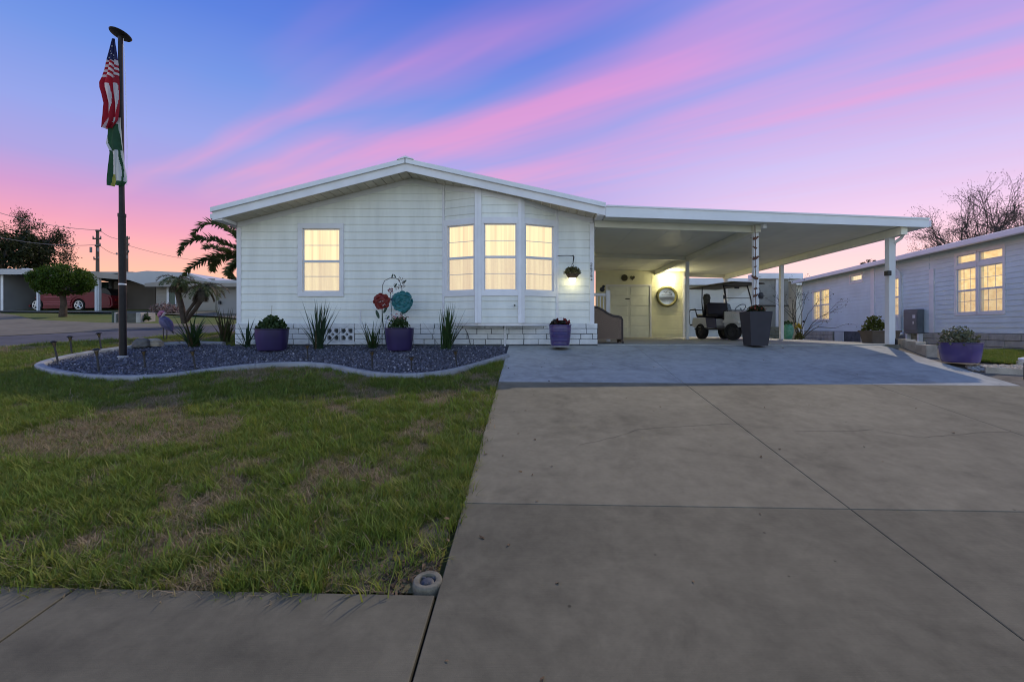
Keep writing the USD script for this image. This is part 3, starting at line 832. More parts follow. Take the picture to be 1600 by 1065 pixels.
# ---------------------------------------------------------------- carport
cp = Thing("carport", "white aluminium carport roof on posts right of the house", "carport", base=(5.6, 11.5, 0))
CL, CR, CY0, CY1 = 1.80, 9.5, 10.90, 21.3
top = lambda x: 3.335 - .0405 * (x - CL)
thk = lambda x: .245 - .0062 * (x - CL)
n = 8
for k in range(n):
    a, b = CL + (CR - CL) * k / n + .004, CL + (CR - CL) * (k + 1) / n - .004
    cp.add("roof_panel", ext_xz(Polygon([(a, top(a) - thk(a) + .03), (b, top(b) - thk(b) + .03), (b, top(b) - .03), (a, top(a) - .03)]), CY0 + .04, CY1), CEIL)
cp.add("fascia", ext_xz(Polygon([(1.785, top(1.785) - thk(1.785) - .01), (CR + .03, top(CR) - thk(CR)), (CR + .03, top(CR)), (1.785, top(1.785))]), CY0, CY0 + .036), ALU)
cp.add("fascia_lip", ext_xz(Polygon([(1.80, top(1.80) - .01), (CR + .04, top(CR) - .01), (CR + .04, top(CR) + .025), (1.80, top(1.80) + .025)]), CY0 - .02, CY0 - .003), ALU)
cp.add("gutter", cat([box(CR + .005, CR + .12, CY0 + .04, CY1, top(CR) - .17, top(CR) - .155), box(CR + .105, CR + .12, CY0 + .04, CY1, top(CR) - .152, top(CR) - .02), box(CR + .005, CR + .018, CY0 + .04, CY1, top(CR) - .152, top(CR) - .04)]), ALU)
und = lambda x: top(x) - thk(x) + .028
def crossbeam(y, x0, x1, h=.17): cp.add("beam", ext_xz(Polygon([(x0, und(x0) - h), (x1, und(x1) - h), (x1, und(x1)), (x0, und(x0))]), y - .05, y + .05), BEAM)
crossbeam(11.5, 1.60, 5.55); crossbeam(16.4, 1.60, 5.55, .15)
cp.add("beam", box(5.556, 5.70, 11.30, 20.5, und(5.6) - .19, und(5.6) - .006), BEAM)
cp.add("beam", box(8.93, 9.08, 10.98, 21.2, und(9.0) - .20, und(9.0) - .006), BEAM)
cp.add("beam", ext_xz(Polygon([(5.71, und(5.7) - .15), (8.92, und(8.9) - .15), (8.92, und(8.9)), (5.71, und(5.7))]), 21.0, 21.1), BEAM)
for x, y, s, h in ((5.625, 11.42, .062, und(5.6) - .19), (5.63, 16.4, .055, und(5.6) - .19), (9.0, 11.42, .075, und(9) - .2), (9.02, 16.4, .06, und(9) - .2), (9.02, 21.1, .07, und(9) - .2)):
    cp.add("post", cbox(x - s, x + s, y - s, y + s, 0, h, .008), ALU)
cp.add("post_bracket", cbox(9.08, 9.16, 11.36, 11.44, 0, .13, .008), DARKM)
ds = [at(1411, 358, 11.25), at(1412, 366, 11.25), at(1408, 372, 11.3), at(1398, 379, 11.35), at(1396.5, 384, 11.42), (9.13, 11.47, 1.2), (9.13, 11.47, .16)]
cp.add("downspout", tube(ds, .045, 4), ALU)
cp.add("flood_light", cat([hull(moved(cbox(-.05, .05, -.09, .04, -.06, .06, .01), at(1386, 427, 11.25))), tube([at(1386, 430, 11.25), at(1384, 424, 11.33)], .02, 6)]), DARKM)
cp.add("camera_box", cbox(*sorted((at(1191, 345, 11.2)[0], at(1197, 345, 11.2)[0])), 11.15, 11.25, at(0, 357, 11.2)[2], at(0, 348, 11.2)[2]), ALU)

# storage room across the carport's back
CREAM = M("cream_wall", (.76, .74, .52), .6, .05, 2, .1, 20)
st = Thing("storage_room", "cream storage room with pale door closing the back of the carport", "storage room", base=(4, 20.5, 0))
SY = 20.5
sx = lambda x, Y=SY: (x - CX) * Y / FPX
st.add("wall", cat([box(sx(931), sx(948.5), SY, SY + .1, 0, 3.0), box(sx(948.5), sx(1016), SY, SY + .1, at(0, 446, SY)[2], 3.0), box(sx(1016), sx(1069), SY, SY + .1, 0, 2.95), box(sx(1069) - .1, sx(1069), SY + .1, SY + 4, 0, 2.9)]), CREAM)
for a in np.arange(.14, 2.9, .21): st.add("siding_board", cbox(sx(1018.5), sx(1066.4), SY - .012, SY - .001, a + .003, min(a + .207, 2.9), .003), CREAM)
d = st.add("door", box(sx(949), sx(1015.5), SY + .03, SY + .07, 0, at(0, 446.5, SY)[2]), M("pale_door", (.76, .78, .70), .5, .05, 2))
DM = M("pale_door", (1, 1, 1))
zt = at(0, 447, SY)[2]
for k in range(5):
    for j in range(2):
        xa = sx(949) + .08 + j * .96; st.add("door_panel", cbox(xa, xa + .85, SY + .012, SY + .032, .08 + k * zt / 5.1, .06 + (k + .9) * zt / 5.1, .008), DM, parent=d)
st.add("handle", cbox(sx(977), sx(984), SY - .02, SY + .01, at(0, 467.5, SY)[2], at(0, 466, SY)[2], .003), DARKM, parent=d)
st.add("door_trim", cat([box(sx(946.5), sx(949), SY - .02, SY + .03, 0, zt + .07), box(sx(1015.5), sx(1018), SY - .02, SY + .03, 0, zt + .07), box(sx(949), sx(1015.5), SY - .02, SY + .03, zt + .003, zt + .07)]), WHITE)
st.add("corner_trim", cbox(sx(1066.5), sx(1069.5), SY - .03, SY, 0, 2.9, .005), WHITE)
lm = Thing("wall_lamp", "lit white lamp on the storage room wall above the round mirror", "wall lamp", base=at(1046, 436, SY))
lm.add("bracket", cbox(*sorted((at(1041, 0, SY)[0], at(1045, 0, SY)[0])), SY - .30, SY - .013, at(0, 440, SY)[2], at(0, 433, SY)[2], .01), DARKM)
LAMP = glow("lamp_white", (1.0, .91, .54), (1.0, .88, .50), 62.0)
lm.add("lamp_shade", hull(np.vstack([moved(trimesh.creation.icosphere(1, .085), at(1042.5, 436, SY - .36)).vertices, moved(trimesh.creation.icosphere(1, .085), at(1051, 436, SY - .36)).vertices])), LAMP, smooth=True)
mi = Thing("round_mirror", "round mirror in an olive rim on the storage room wall", "mirror", base=at(1042, 463, SY))
rim = trimesh.creation.torus(.42, .062, 40, 10); rim = turned(rim, PI / 2, (1, 0, 0)); rim = moved(rim, at(1042, 463, SY - .06))
mi.add("rim", rim, M("olive_rim", (.16, .15, .06), .5, .2, 6), smooth=True)
mi.add("mirror_glass", moved(turned(trimesh.creation.cylinder(.40, .02, sections=40), PI / 2, (1, 0, 0)), at(1042, 463, SY - .04)), M("mirror_glass", (.72, .74, .70), .12, .03, 2, metal=1.0))
bp = []
for q in ((-.15, .22, -.04, .16), (-.04, .16, .06, .25), (-.24, .08, .24, .06), (.1, .15, .22, .1)):
    p0 = at(1042, 463, SY - .055); bp.append(tube([p0 + (q[0], 0, q[1]), p0 + ((q[0] + q[2]) / 2, 0, (q[1] + q[3]) / 2 + .02), p0 + (q[2], 0, q[3])], .012, 5))
mi.add("wire_branch", cat(bp), DARKM)
for x, y, r_, nm, lab in ((975.5, 434, .13, "wall_plaque", "round dark plaque over the pale storage door"), (988, 434, .11, "heart_plaque", "small dark heart plaque over the pale storage door")):
    c0 = at(x, y, SY)
    if nm == "wall_plaque":
        m = moved(turned(trimesh.creation.cylinder(r_, .03, sections=20), PI / 2, (1, 0, 0)), c0 + (0, -.02, 0)); m2 = moved(turned(trimesh.creation.torus(r_, .02, 20, 8), PI / 2, (1, 0, 0)), c0 + (0, -.035, 0)); m = cat([m, m2])
    else:
        t = np.linspace(0, 2 * PI, 40); hp = Polygon(np.column_stack([16 * np.sin(t) ** 3, 13 * np.cos(t) - 5 * np.cos(2 * t) - 2 * np.cos(3 * t) - np.cos(4 * t)]) * r_ / 16 + (c0[0], c0[2]))
        m = ext_xz(hp, SY - .04, SY - .004)
    single(nm, m, M("dark_plaque", (.06, .05, .03), .5, .2, 8), lab, "plaque")

# white steps rail beside the house, wicker chair
rl = Thing("porch_railing", "white railing with square newel beside the house wall", "railing", base=(2.0, 13.6, 0))
RYY = 13.6
rl.add("newel", cbox(sx(946.5, RYY), sx(953, RYY), RYY - .06, RYY + .06, 0, at(0, 453.5, RYY)[2], .01), WHITE)
rl.add("top_rail", cbox(1.6, sx(946.4, RYY), RYY - .04, RYY + .04, at(0, 462.5, RYY)[2], at(0, 458, RYY)[2], .008), WHITE)
rl.add("bottom_rail", cbox(1.6, sx(946.4, RYY), RYY - .03, RYY + .03, .20, .27, .008), WHITE)
for x in (933, 938.0, 943.0): rl.add("baluster", cbox(sx(x, RYY) - .018, sx(x, RYY) + .018, RYY - .018, RYY + .018, .272, at(0, 462.7, RYY)[2], .003), WHITE)
single("bird_figurine", cat([moved(trimesh.creation.icosphere(2, .075), at(941, 452, 13.6)), moved(trimesh.creation.icosphere(2, .045), at(943, 447.5, 13.6)), tube([at(937, 454, 13.6), at(941, 451, 13.6)], [.015, .05], 6)]), DARKM, "small dark bird on the white railing beside the house", "figurine", smooth=True)
WICK = M("brown_wicker", (.24, .165, .12), .7, .3, 34, 1.0, 60, stretch=(1, 1, 2.2))
WICKD = M("dark_wicker_edge", (.07, .055, .05), .7, .2, 40, .7, 90)
ch = Thing("wicker_chair", "brown wicker armchair seen from its side by the house corner", "chair", base=(2.1, 12.3, 0))
CYC = 12.3
prof = [at(x, y, CYC)[[0, 2]] for x, y in ((926, 479), (934, 480.5), (942, 484.5), (950, 490), (958, 493.5), (966, 494.5), (970.5, 496), (972.5, 499), (972.5, 531.5), (926, 531.5))]
sideP = Polygon(prof)
for y0 in (CYC, CYC + .68): ch.add("arm_panel", ext_xz(sideP.buffer(-.03), y0, y0 + .07), WICK)
top_l = [at(x, y, CYC) for x, y in ((926, 479), (934, 480.5), (942, 484.5), (950, 490), (958, 493.5), (966, 494.5), (970.5, 496), (972.2, 499), (972.2, 531))]
for dy in (.035, .715): ch.add("arm_edge", tube(np.array(top_l) + (0, dy, 0), .036, 8), WICKD, smooth=True)
ch.add("backrest", ext_xz(Polygon([at(x, y, CYC)[[0, 2]] for x, y in ((926, 480), (934, 481.5), (940, 512), (932, 531))]), CYC + .07, CYC + .68), WICK)
ch.add("seat", cbox(1.80, 2.46, CYC + .075, CYC + .675, .22, .40, .02), WICK)
ch.add("front_panel", cbox(2.44, 2.50, CYC + .075, CYC + .675, .03, .22, .01), WICK)
for dx in (1.74, 2.46):
    for dy in (.02, .70): ch.add("leg", cbox(dx, dx + .05, CYC + dy, CYC + dy + .05, 0, .06, .004), WICKD)
# ---------------------------------------------------------------- house next door, on the right
WALLB = M("pale_grey_siding", (.66, .76, .80), .55, .05, 1.2, .05, 20)
nb = Thing("neighbour_house", "long pale grey house on the right with lit windows and white gutter", "house", base=(14.0, 17.0, 0))
NA, NBK = 11.46, .1426
NANG = math.atan2(1, NBK)
NF0 = (NA + NBK * 8.0, 8.0)
FN = Facet(*NF0, NANG - PI)          # outward side faces the carport
FN.d = np.array([NBK, 1.0]) / math.hypot(NBK, 1); FN.n = np.array([-1.0, NBK]) / math.hypot(NBK, 1)
def npx(x):
    """Distance along the wall that a pixel column shows, and its depth."""
    Y = NA / ((x - CX) / FPX - NBK)
    return (Y - 8.0) * math.hypot(NBK, 1), Y
def nz(x, y): return at(x, y, npx(x)[1])[2]
FNw = FN.w
def FN_w(m):
    v = m.vertices; xy = FN.o + np.outer(v[:, 0], FN.d) + np.outer(v[:, 1], FN.n)
    m = trimesh.Trimesh(np.column_stack([xy, v[:, 2]]), m.faces, process=False)
    return m
FN.w = FN_w
NU1 = npx(1254)[0]; NZ0, NZT = .27, 2.93
wins = []
for x0, x1, ya, yb, rail, grid, kind in ((1530.5, 1568, 396, 485.5, 0, 2, 'w'), (1495.5, 1525.5, 408, 487, 0, 2, 'w'), (1392, 1408, 434, 492, 0, 1, 'w'), (1283, 1296, 451.5, 498.5, 0, 1, 'w'), (1271, 1281.5, 455, 498.5, 0, 1, 'w')):
    ua, ub = npx(x1)[0], npx(x0)[0]
    wins.append((ua, ub, nz(x1, yb), nz(x1, ya) if x1 < 1500 else nz(x1, 400), grid))
# the tall pair: lower sashes and transoms over them
ua, ub = npx(1567)[0], npx(1531)[0]; uc, ud = npx(1525)[0], npx(1496)[0]
T0, T1, T2, T3 = nz(1567, 485.5), nz(1567, 410.5), nz(1567, 402), nz(1567, 387)
wins = [(ua, ub, T0, T1, 2), (uc, ud, T0, T1, 2)] + wins[2:]
trans = [(ua, ub, T2, T3, 0), (uc, ud, T2, T3, 0), (npx(1347)[0], npx(1329.5)[0], nz(1347, 437.5), nz(1347, 428.5), 0)]
allp = sbox(0, NZ0, NU1, NZT)
holes = shapely.union_all([sbox(a - .01, c - .01, b + .01, d + .01) for a, b, c, d, _ in wins + trans])
nb.add("wall", cat([FN.plate(sbox(0, -.3, NU1, NZT).difference(holes), -.12, 0), FN.w(box(NU1 - .12, NU1, -8, -.12, -.3, NZT)), FN.w(box(0, .12, -8, -.12, -.3, NZT)), FN.w(box(0, NU1, -8, -7.9, -.3, NZT))]), WALLB)
tr = shapely.union_all([sbox(a - .10, c - .10, b + .10, d + .10) for a, b, c, d, _ in wins + trans] + [sbox(npx(1461)[0] - .02, 0, npx(1453)[0] + .02, NZT), sbox(npx(1367)[0], 0, npx(1361)[0], NZT)])
siding(nb, FN, allp.difference(tr), NZ0, .152, WALLB, first=NZ0 + .152)
for i, (a, b, c, d, gnum) in enumerate(wins): window(nb, FN, a, b, c, d, trim=(.098, .098, .098, .098), seed=30 + i, grid=gnum, mat=CURT2, blinds=True, tw=.03)
for i, (a, b, c, d, gnum) in enumerate(trans): window(nb, FN, a, b, c, d, rail=c + .02, trim=(.098, .098, .098, .098), seed=40 + i, mat=CURT2 if i < 2 else CURT, muntins=False, blinds=True, tw=.031)
nb.add("corner_board", FN.box(npx(1367)[0] + .003, npx(1361)[0] - .003, 0, .03, NZ0, NZT - .05), WHITE)
nb.add("corner_board", FN.box(npx(1460.5)[0] + .003, npx(1453)[0] - .003, 0, .035, NZ0 - .02, nz(1457, 420)), WHITE)
nb.add("corner_board", FN.box(NU1 - .09, NU1 + .01, 0, .032, NZ0, NZT), WHITE)
OH = .33
nb.add("soffit", FN.box(-.3, NU1 + .3, .0, OH, NZT - .006, NZT + .02), M("grey_soffit", (.50, .50, .44), .7, .06, 2))
nb.add("gutter", FN.box(-.35, NU1 + .35, OH + .001, OH + .12, NZT - .05, NZT + .12, .015), ALU)
nb.add("roof", FN.w(ext_xz(Polygon([(-OH - .05, NZT + .10), (3.6, NZT + .62), (8.4, NZT + .06), (8.4, NZT + .02), (3.6, NZT + .56), (-OH - .05, NZT + .06)]), 0, NU1 + .7).apply_transform(np.array([[0, 1, 0, -.35], [-1, 0, 0, 0], [0, 0, 1, 0], [0, 0, 0, 1]], float))), ALU)
u = npx(1409)[0]
ups = [(npx(1406)[0], OH + .05, NZT - .05), (npx(1406)[0] , OH - .05, NZT - .12), (u, .09, NZT - .42), (u, .06, NZT - .6), (u, .06, .12)]
nb.add("downspout", FN.w(tube(ups, .05, 4)), ALU)
STONE = M("skirt_block", (.42, .40, .35), .85, .12, 4, .5, 40, fine=.12)
nb.add("skirt_backing", FN.box(0, NU1, -.05, .01, -.35, NZ0 - .012), MORTAR)
cut_a, cut_b = npx(1346)[0], npx(1303)[0]
u1_ = npx(1310)[0]
def skirt_run(a, b, sd):
    r = np.random.default_rng(sd)
    for k in range(3):
        x = a
        while x < b - .02:
            L = min(r.uniform(.35, .62), b - x)
            if b - x - L < .15: L = b - x
            nb.add("skirt_block", FN.box(x + .005, x + L - .005, .0, .055 + r.uniform(-.01, .01), -.32 + k * .19 + .005, -.32 + (k + 1) * .19 - .005, .01), STONE); x += L
skirt_run(0, cut_a, 3); skirt_run(cut_b, NU1, 4)
nb.add("crawl_grille", cat([FN.box(cut_a + .02 + i * .085, cut_a + .055 + i * .085, .0, .03, -.3, .24, .002) for i in range(int((cut_b - cut_a) / .085 * .62), int((cut_b - cut_a - .05) / .085))]), ALU)
eb = Thing("electric_box", "grey electrical cabinet on the wall of the house next door", "electrical cabinet", base=FN.w(trimesh.Trimesh([[npx(1434)[0], 0, 0]], [[0, 0, 0]], process=False)).vertices[0] + (0, 0, .3))
EB = M("grey_cabinet", (.13, .15, .165), .45, .08, 3)
ea, ebb = npx(1446)[0], npx(1423)[0]
eb.add("cabinet", FN.box(ea, ebb, .04, .24, nz(1435, 520.5), nz(1435, 483), .012), EB)
eb.add("door", FN.box(ea + .03, ebb - .03, .243, .258, nz(1435, 516), nz(1435, 487), .006), EB)
LABM = M("white_label", (.7, .7, .7), .6, .05, 5)
eb.add("label", FN.box(ea + .10, ea + .24, .2595, .262, nz(1435, 497), nz(1435, 492), .0005), LABM); eb.add("label", FN.box(ea + .17, ea + .23, .2595, .262, nz(1435, 506), nz(1435, 502), .0005), LABM)
for u_ in (ea + .02, ebb - .12): eb.add("stand", FN.box(u_, u_ + .08, .06, .2, -.2, nz(1435, 521), .004), ALU)
pp = Thing("water_pipe", "white capped pipe bent along the foot of the wall by the electrical cabinet", "pipe", base=(13, 17, 0))
q = [FN.w(trimesh.Trimesh([[npx(x)[0], o, z]], [[0, 0, 0]], process=False)).vertices[0] for x, o, z in ((1402, .15, -.05), (1406, .22, .12), (1414, .22, .16), (1419, .16, .22))]
pp.add("pipe", tube(q, .06, 8), ALU, smooth=True)
hs = FN.w(trimesh.Trimesh([[npx(1275)[0], .6, -.2], [npx(1275)[0], .6, .75]], [[0, 1, 0]], process=False)).vertices
tp = Thing("standpipe", "thin white standpipe with black cap below the far window", "standpipe", base=hs[0])
tp.add("pipe", tube(hs, .03, 8), ALU); tp.add("cap", moved(trimesh.creation.icosphere(1, .06), hs[1]), DARKM)
# strip beside the wall: lawn, pebbles, timber edge
strip = Polygon([(8.95, 11.3), (9.6, 11.3), (9.6, 22), (14.2, 22), (12.2, 7.0), (8.1, 7.0), (8.12, 7.7)])
single("side_strip", drape(strip, -.05, .4), M("side_soil", (.16, .14, .115), .95, .2, 4, .6, 50, fine=.2), kind="structure")
LEDGE = M("stone_ledge", (.44, .40, .33), .85, .12, 5, .5, 45, fine=.1)
lg = Thing("stone_ledge", "low cast stone ledge running from the carport post to the side lawn", "ledge", base=(9.6, 10.6, 0))
lp = [at(1412, 541, 11.6)[:2], at(1460, 547.5, 10.1)[:2]]
for k in range(3):
    a = np.array(lp[0]) + (np.array(lp[1]) - lp[0]) * (k / 3 + .004); b = np.array(lp[0]) + (np.array(lp[1]) - lp[0]) * ((k + 1) / 3 - .004)
    dd = (b - a) / np.linalg.norm(b - a); nn_ = np.array([-dd[1], dd[0]]) * -.14
    zz = float(ground_z(*a)) - .05
    lg.add("ledge_block", hull([[*(p + o), z] for p in (a, b) for o in (nn_, -nn_ * .4) for z in (zz - .1, zz + .20)]), LEDGE)
sl = Polygon([tuple(at(x, y, Y)[:2]) for x, y, Y in ((1445, 540, 10.9), (1600, 547, 10.2), (1680, 560, 9.3), (1600, 561, 9.2), (1500, 553, 9.6), (1450, 547, 10.2))]).buffer(0)
sl = Polygon([(9.35, 10.35), (11.9, 11.4), (11.85, 9.3), (9.85, 9.25), (9.25, 9.6)])
single("side_lawn", drape(sl, -.02, .3), M("side_lawn_soil", (.06, .10, .02), .95, .2, 4, .6, 60), kind="structure")
pq = scatter(sl, 4200)
instancer("side_grass", [("tuft", tuft(14, .06, .03, .008, 71, .6), gm_[1], False), ("tuft", tuft(14, .06, .03, .008, 72, .6), gm_[0], False)], np.column_stack([pq, ground_z(pq[:, 0], pq[:, 1]) - .02]), rng.integers(0, 2, len(pq)), rng.uniform(.7, 1.3, len(pq)), rng.uniform(0, 6.28, len(pq)), None, "bright green grass strip behind the right hand purple pot", "grass")
PEB = [M("pebble_tan", (.30, .25, .20), .7, .2, 20, space="object", rnd=.4), M("pebble_grey", (.36, .35, .33), .7, .2, 20, space="object", rnd=.4)]
pebp = Polygon([(8.75, 9.15), (9.9, 9.2), (11.9, 9.25), (11.6, 7.9), (9.4, 8.35), (8.45, 8.75)])
pq = scatter(pebp, 3200)
def pebble(sd):
    r = np.random.default_rng(sd); m = trimesh.creation.icosphere(1, .03); m.vertices = m.vertices * (1.2, .9, .6) * (1 + r.normal(0, .1, (len(m.vertices), 1))); return m
instancer("side_pebbles", [("pebble", pebble(k), PEB[k % 2], True) for k in range(4)], np.column_stack([pq, ground_z(pq[:, 0], pq[:, 1]) - .03]), rng.integers(0, 4, len(pq)), rng.uniform(.6, 1.5, len(pq)), rng.uniform(0, 6.28, len(pq)), None, "brown and grey pebbles at the right edge beside the driveway", "pebbles")
te = Thing("timber_edging", "pale timber boards edging the side lawn and pebbles at right", "edging", base=(10.6, 9.2, 0))
for (a, b) in (((9.85, 9.22), (10.9, 9.25)), ((10.92, 9.25), (11.9, 9.27)), ((8.6, 8.62), (9.5, 8.30)), ((9.52, 8.29), (10.8, 7.95))):
    a, b = np.array(a), np.array(b); dd = (b - a) / np.linalg.norm(b - a); nn_ = np.array([-dd[1], dd[0]]) * .02
    te.add("edge_board", hull([[*(p + s * nn_), float(ground_z(*p)) + z] for p in (a, b) for s in (-1, 1) for z in (-.12, .06)]), LEDGE)
al = Thing("garden_light", "black garden light with white top at the far right edge", "garden light", base=(8.75, 8.05, float(ground_z(8.75, 8.05)) - .04))
b0 = al.base
al.add("stake", tube([b0, b0 + (0, 0, .30)], .03, 8), DARKM); al.add("lamp_head", moved(lathe([(.0, .30), (.06, .30), (.10, .36), (.09, .385), (.0, .40)], 16), b0), ALU, smooth=30)

# ---------------------------------------------------------------- behind the carport: rear house and shed
rh = Thing("rear_house", "pale house with grey screen behind the carport", "house", base=(12, 30, 0))
RW = M("pale_rear_wall", (.66, .66, .60), .6, .06, .8)
RYZ = 30.0
rx = lambda x, Y=RYZ: (x - CX) * Y / FPX
rh.add("wall", cat([box(rx(1070), rx(1262), RYZ, RYZ + 7, -.2, at(0, 445, RYZ)[2])]), RW)
rh.add("roof", ext_xz(Polygon([(rx(1066), at(0, 436, RYZ)[2]), (rx(1250), at(0, 436, RYZ)[2]), (rx(1262), at(0, 440, RYZ)[2]), (rx(1262), at(0, 446, RYZ)[2]), (rx(1066), at(0, 446, RYZ)[2])]), RYZ - .5, RYZ + 7.4), ALU)
for a in np.arange(.2, 2.9, .3): rh.add("siding_board", cbox(rx(1071), rx(1185), RYZ - .02, RYZ - .002, a + .004, a + .296, .004), RW)
gy = 26.0
sc = Thing("screen_room", "grey mesh screen room with white posts behind the carport", "screen room", base=(14, gy, 0))
gx_ = lambda x: rx(x, gy)
SCR = M("screen_mesh", (.30, .30, .27), .8, .1, 2, .3, 80)
sc.add("screen", box(gx_(1184), gx_(1232), gy, gy + .03, .1, at(0, 434, gy)[2]), SCR)
sc.add("screen", box(gx_(1232), gx_(1252), gy + .5, gy + .53, -.2, at(0, 438, gy)[2]), M("tan_screen", (.36, .33, .27), .8, .1, 2, .3, 80))
for x, w in ((1213.5, 2.0), (1184, 1.2)): sc.add("post", cbox(gx_(x - w), gx_(x + w), gy - .08, gy - .003, -.2, at(0, 434, gy)[2], .01), WHITE)
sc.add("rail", cbox(gx_(1184), gx_(1232), gy - .06, gy - .003, at(0, 478, gy)[2], at(0, 476.5, gy)[2], .005), DARKM)
sc.add("header", cbox(gx_(1180), gx_(1252), gy - .2, gy + .9, at(0, 436, gy)[2], at(0, 427, gy)[2], .02), ALU)
rw = Thing("garden_wall", "low weathered block wall behind the carport beside the tall planter", "garden wall", base=(12, 22.5, 0))
wy = 22.5
for k in range(4):
    x = rx(1186, wy) - .2 * (k % 2)
    while x < rx(1223, wy):
        rw.add("wall_block", cbox(x + .006, x + .39, wy, wy + .2, -.2 + k * .17 + .004, -.2 + (k + 1) * .17 - .004, .01), M("mossy_block", (.22, .21, .15), .9, .2, 3, .5, 40)); x += .4

# ---------------------------------------------------------------- houses across the street, left
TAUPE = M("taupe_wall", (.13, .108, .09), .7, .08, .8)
def gz(X, Y): return float(ground_z(X, Y))
LY = 29.0
lx = lambda x, Y=LY: (x - CX) * Y / FPX
lzz = lambda y, Y=LY: at(0, y, Y)[2]
ha = Thing("carport_house", "taupe house with open carport across the street, red car inside", "house", base=(-28, 31, 1.5))
yb = 34.0; g0 = 1.55
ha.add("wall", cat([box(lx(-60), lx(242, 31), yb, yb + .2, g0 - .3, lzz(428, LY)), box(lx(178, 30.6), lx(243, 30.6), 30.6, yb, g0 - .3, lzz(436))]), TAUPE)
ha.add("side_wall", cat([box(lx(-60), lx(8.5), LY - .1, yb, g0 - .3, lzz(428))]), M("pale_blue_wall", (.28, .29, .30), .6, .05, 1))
ha.add("corner_trim", cbox(lx(5.5), lx(9), LY - .16, LY - .103, g0 - .3, lzz(428), .01), WHITE)
ha.add("roof", cat([box(lx(-80), lx(60), LY - .4, yb + .6, lzz(424.5), lzz(422)), box(lx(60), lx(212), LY - .2, yb + .6, lzz(428), lzz(425))]), M("grey_roof_metal", (.36, .35, .33), .5, .06, 1))
ha.add("fascia", cat([box(lx(-80), lx(60), LY - .46, LY - .403, lzz(430), lzz(421.5))]), M("white_roof", (.50, .51, .52), .5, .04, 1))
ha.add("fascia", box(lx(60), lx(152), LY - .26, LY - .203, lzz(432), lzz(424.5)), M("taupe_fascia", (.34, .31, .27), .6, .06, 1))
ha.add("fascia", ext_xz(Polygon([(lx(152), lzz(434)), (lx(240), lzz(441)), (lx(240), lzz(437)), (lx(205), lzz(432)), (lx(152), lzz(424))]), LY - .26, LY - .203), M("taupe_fascia", (1, 1, 1)))
ha.add("garage_door", box(lx(30, yb), lx(82, yb), yb - .06, yb - .003, g0 - .2, at(0, 440, yb)[2]), M("grey_door", (.26, .27, .30), .5, .05, 1))
for k in range(4): ha.add("door_panel", cbox(lx(31, yb), lx(81, yb), yb - .09, yb - .063, g0 + .0 + k * .56, g0 + .53 + k * .56, .01), M("grey_door", (1, 1, 1)))
ha.add("window", box(lx(158, yb), lx(170, yb), yb - .05, yb - .003, at(0, 466, yb)[2], at(0, 441, yb)[2]), M("dark_window", (.05, .09, .07), .1, .2, 2))
ha.add("window_frame", cat([box(lx(171, yb), lx(176, yb), yb - .08, yb - .003, at(0, 480, yb)[2], at(0, 438, yb)[2])]), M("pale_blue_wall", (1, 1, 1)))
ha.add("post", cbox(lx(151.5), lx(156.5), LY - .1, LY + .1, g0 - .3, lzz(433), .01), ALU)
ha.add("downspout", tube([(lx(153.5), LY - .15, lzz(432)), (lx(153.5), LY - .15, lzz(484)), (lx(157), LY - .3, lzz(487)), (lx(166), LY - .35, lzz(488))], .07, 5), ALU)
ha.add("post", cbox(lx(80.7), lx(83), LY - .9, LY - .75, g0 - .3, lzz(456), .01), ALU)
for k in range(2): ha.add("roof_vent", moved(trimesh.creation.cylinder(.16, .3, sections=12), (lx(12 + k * 7), 30, lzz(420))), ALU)
hb = Thing("white_house", "white sided house with pale low roof and garage across the street", "house", base=(-21, 29, 1.5))
hy = 28.0
hx = lambda x: lx(x, hy); hz = lambda y: at(0, y, hy)[2]
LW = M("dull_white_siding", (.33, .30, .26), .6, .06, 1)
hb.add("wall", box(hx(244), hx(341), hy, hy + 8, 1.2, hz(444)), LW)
for k in range(10): hb.add("siding_board", cbox(hx(244.5), hx(262), hy - .02, hy - .002, 1.55 + k * .2, 1.745 + k * .2, .004), LW)
hb.add("roof", ext_xz(Polygon([(hx(195), hz(430)), (hx(240), hz(424.5)), (hx(300), hz(427)), (hx(348), hz(443)), (hx(348), hz(447)), (hx(238), hz(447)), (hx(205), hz(436))]), hy - .5, hy + 8.5), M("white_roof", (.50, .51, .52), .5, .04, 1))
hb.add("fascia", ext_xz(Polygon([(hx(238), hz(444)), (hx(300), hz(436)), (hx(350), hz(444)), (hx(350), hz(449)), (hx(238), hz(449))]), hy - .56, hy - .503), M("taupe_fascia", (1, 1, 1)))
wf = hb.add("window", cat([box(hx(261.5), hx(265), hy - .06, hy - .003, hz(481), hz(448)), box(hx(274.5), hx(276), hy - .06, hy - .003, hz(481), hz(448)), box(hx(265), hx(274.5), hy - .06, hy - .003, hz(450), hz(448)), box(hx(265), hx(274.5), hy - .06, hy - .003, hz(481), hz(479))]), WHITE)
hb.add("pane", box(hx(265), hx(274.5), hy - .02, hy - .006, hz(479), hz(450)), M("dark_window", (1, 1, 1)), parent=wf)
gd = hb.add("garage_door", box(hx(284), hx(338), hy - .04, hy - .003, 1.45, hz(452)), M("off_white_door", (.36, .33, .28), .5, .05, 1))
for k in range(4):
    for j in range(2): hb.add("door_panel", cbox(hx(285 + j * 27), hx(310 + j * 27), hy - .06, hy - .042, 1.5 + k * .5, 1.95 + k * .5, .02), M("off_white_door", (1, 1, 1)), parent=gd)
hc = Thing("grey_house", "plain grey house with flat pale roof beside the palm", "house", base=(-15, 26, 1.3))
cy = 25.0
cx_ = lambda x: lx(x, cy); cz = lambda y: at(0, y, cy)[2]
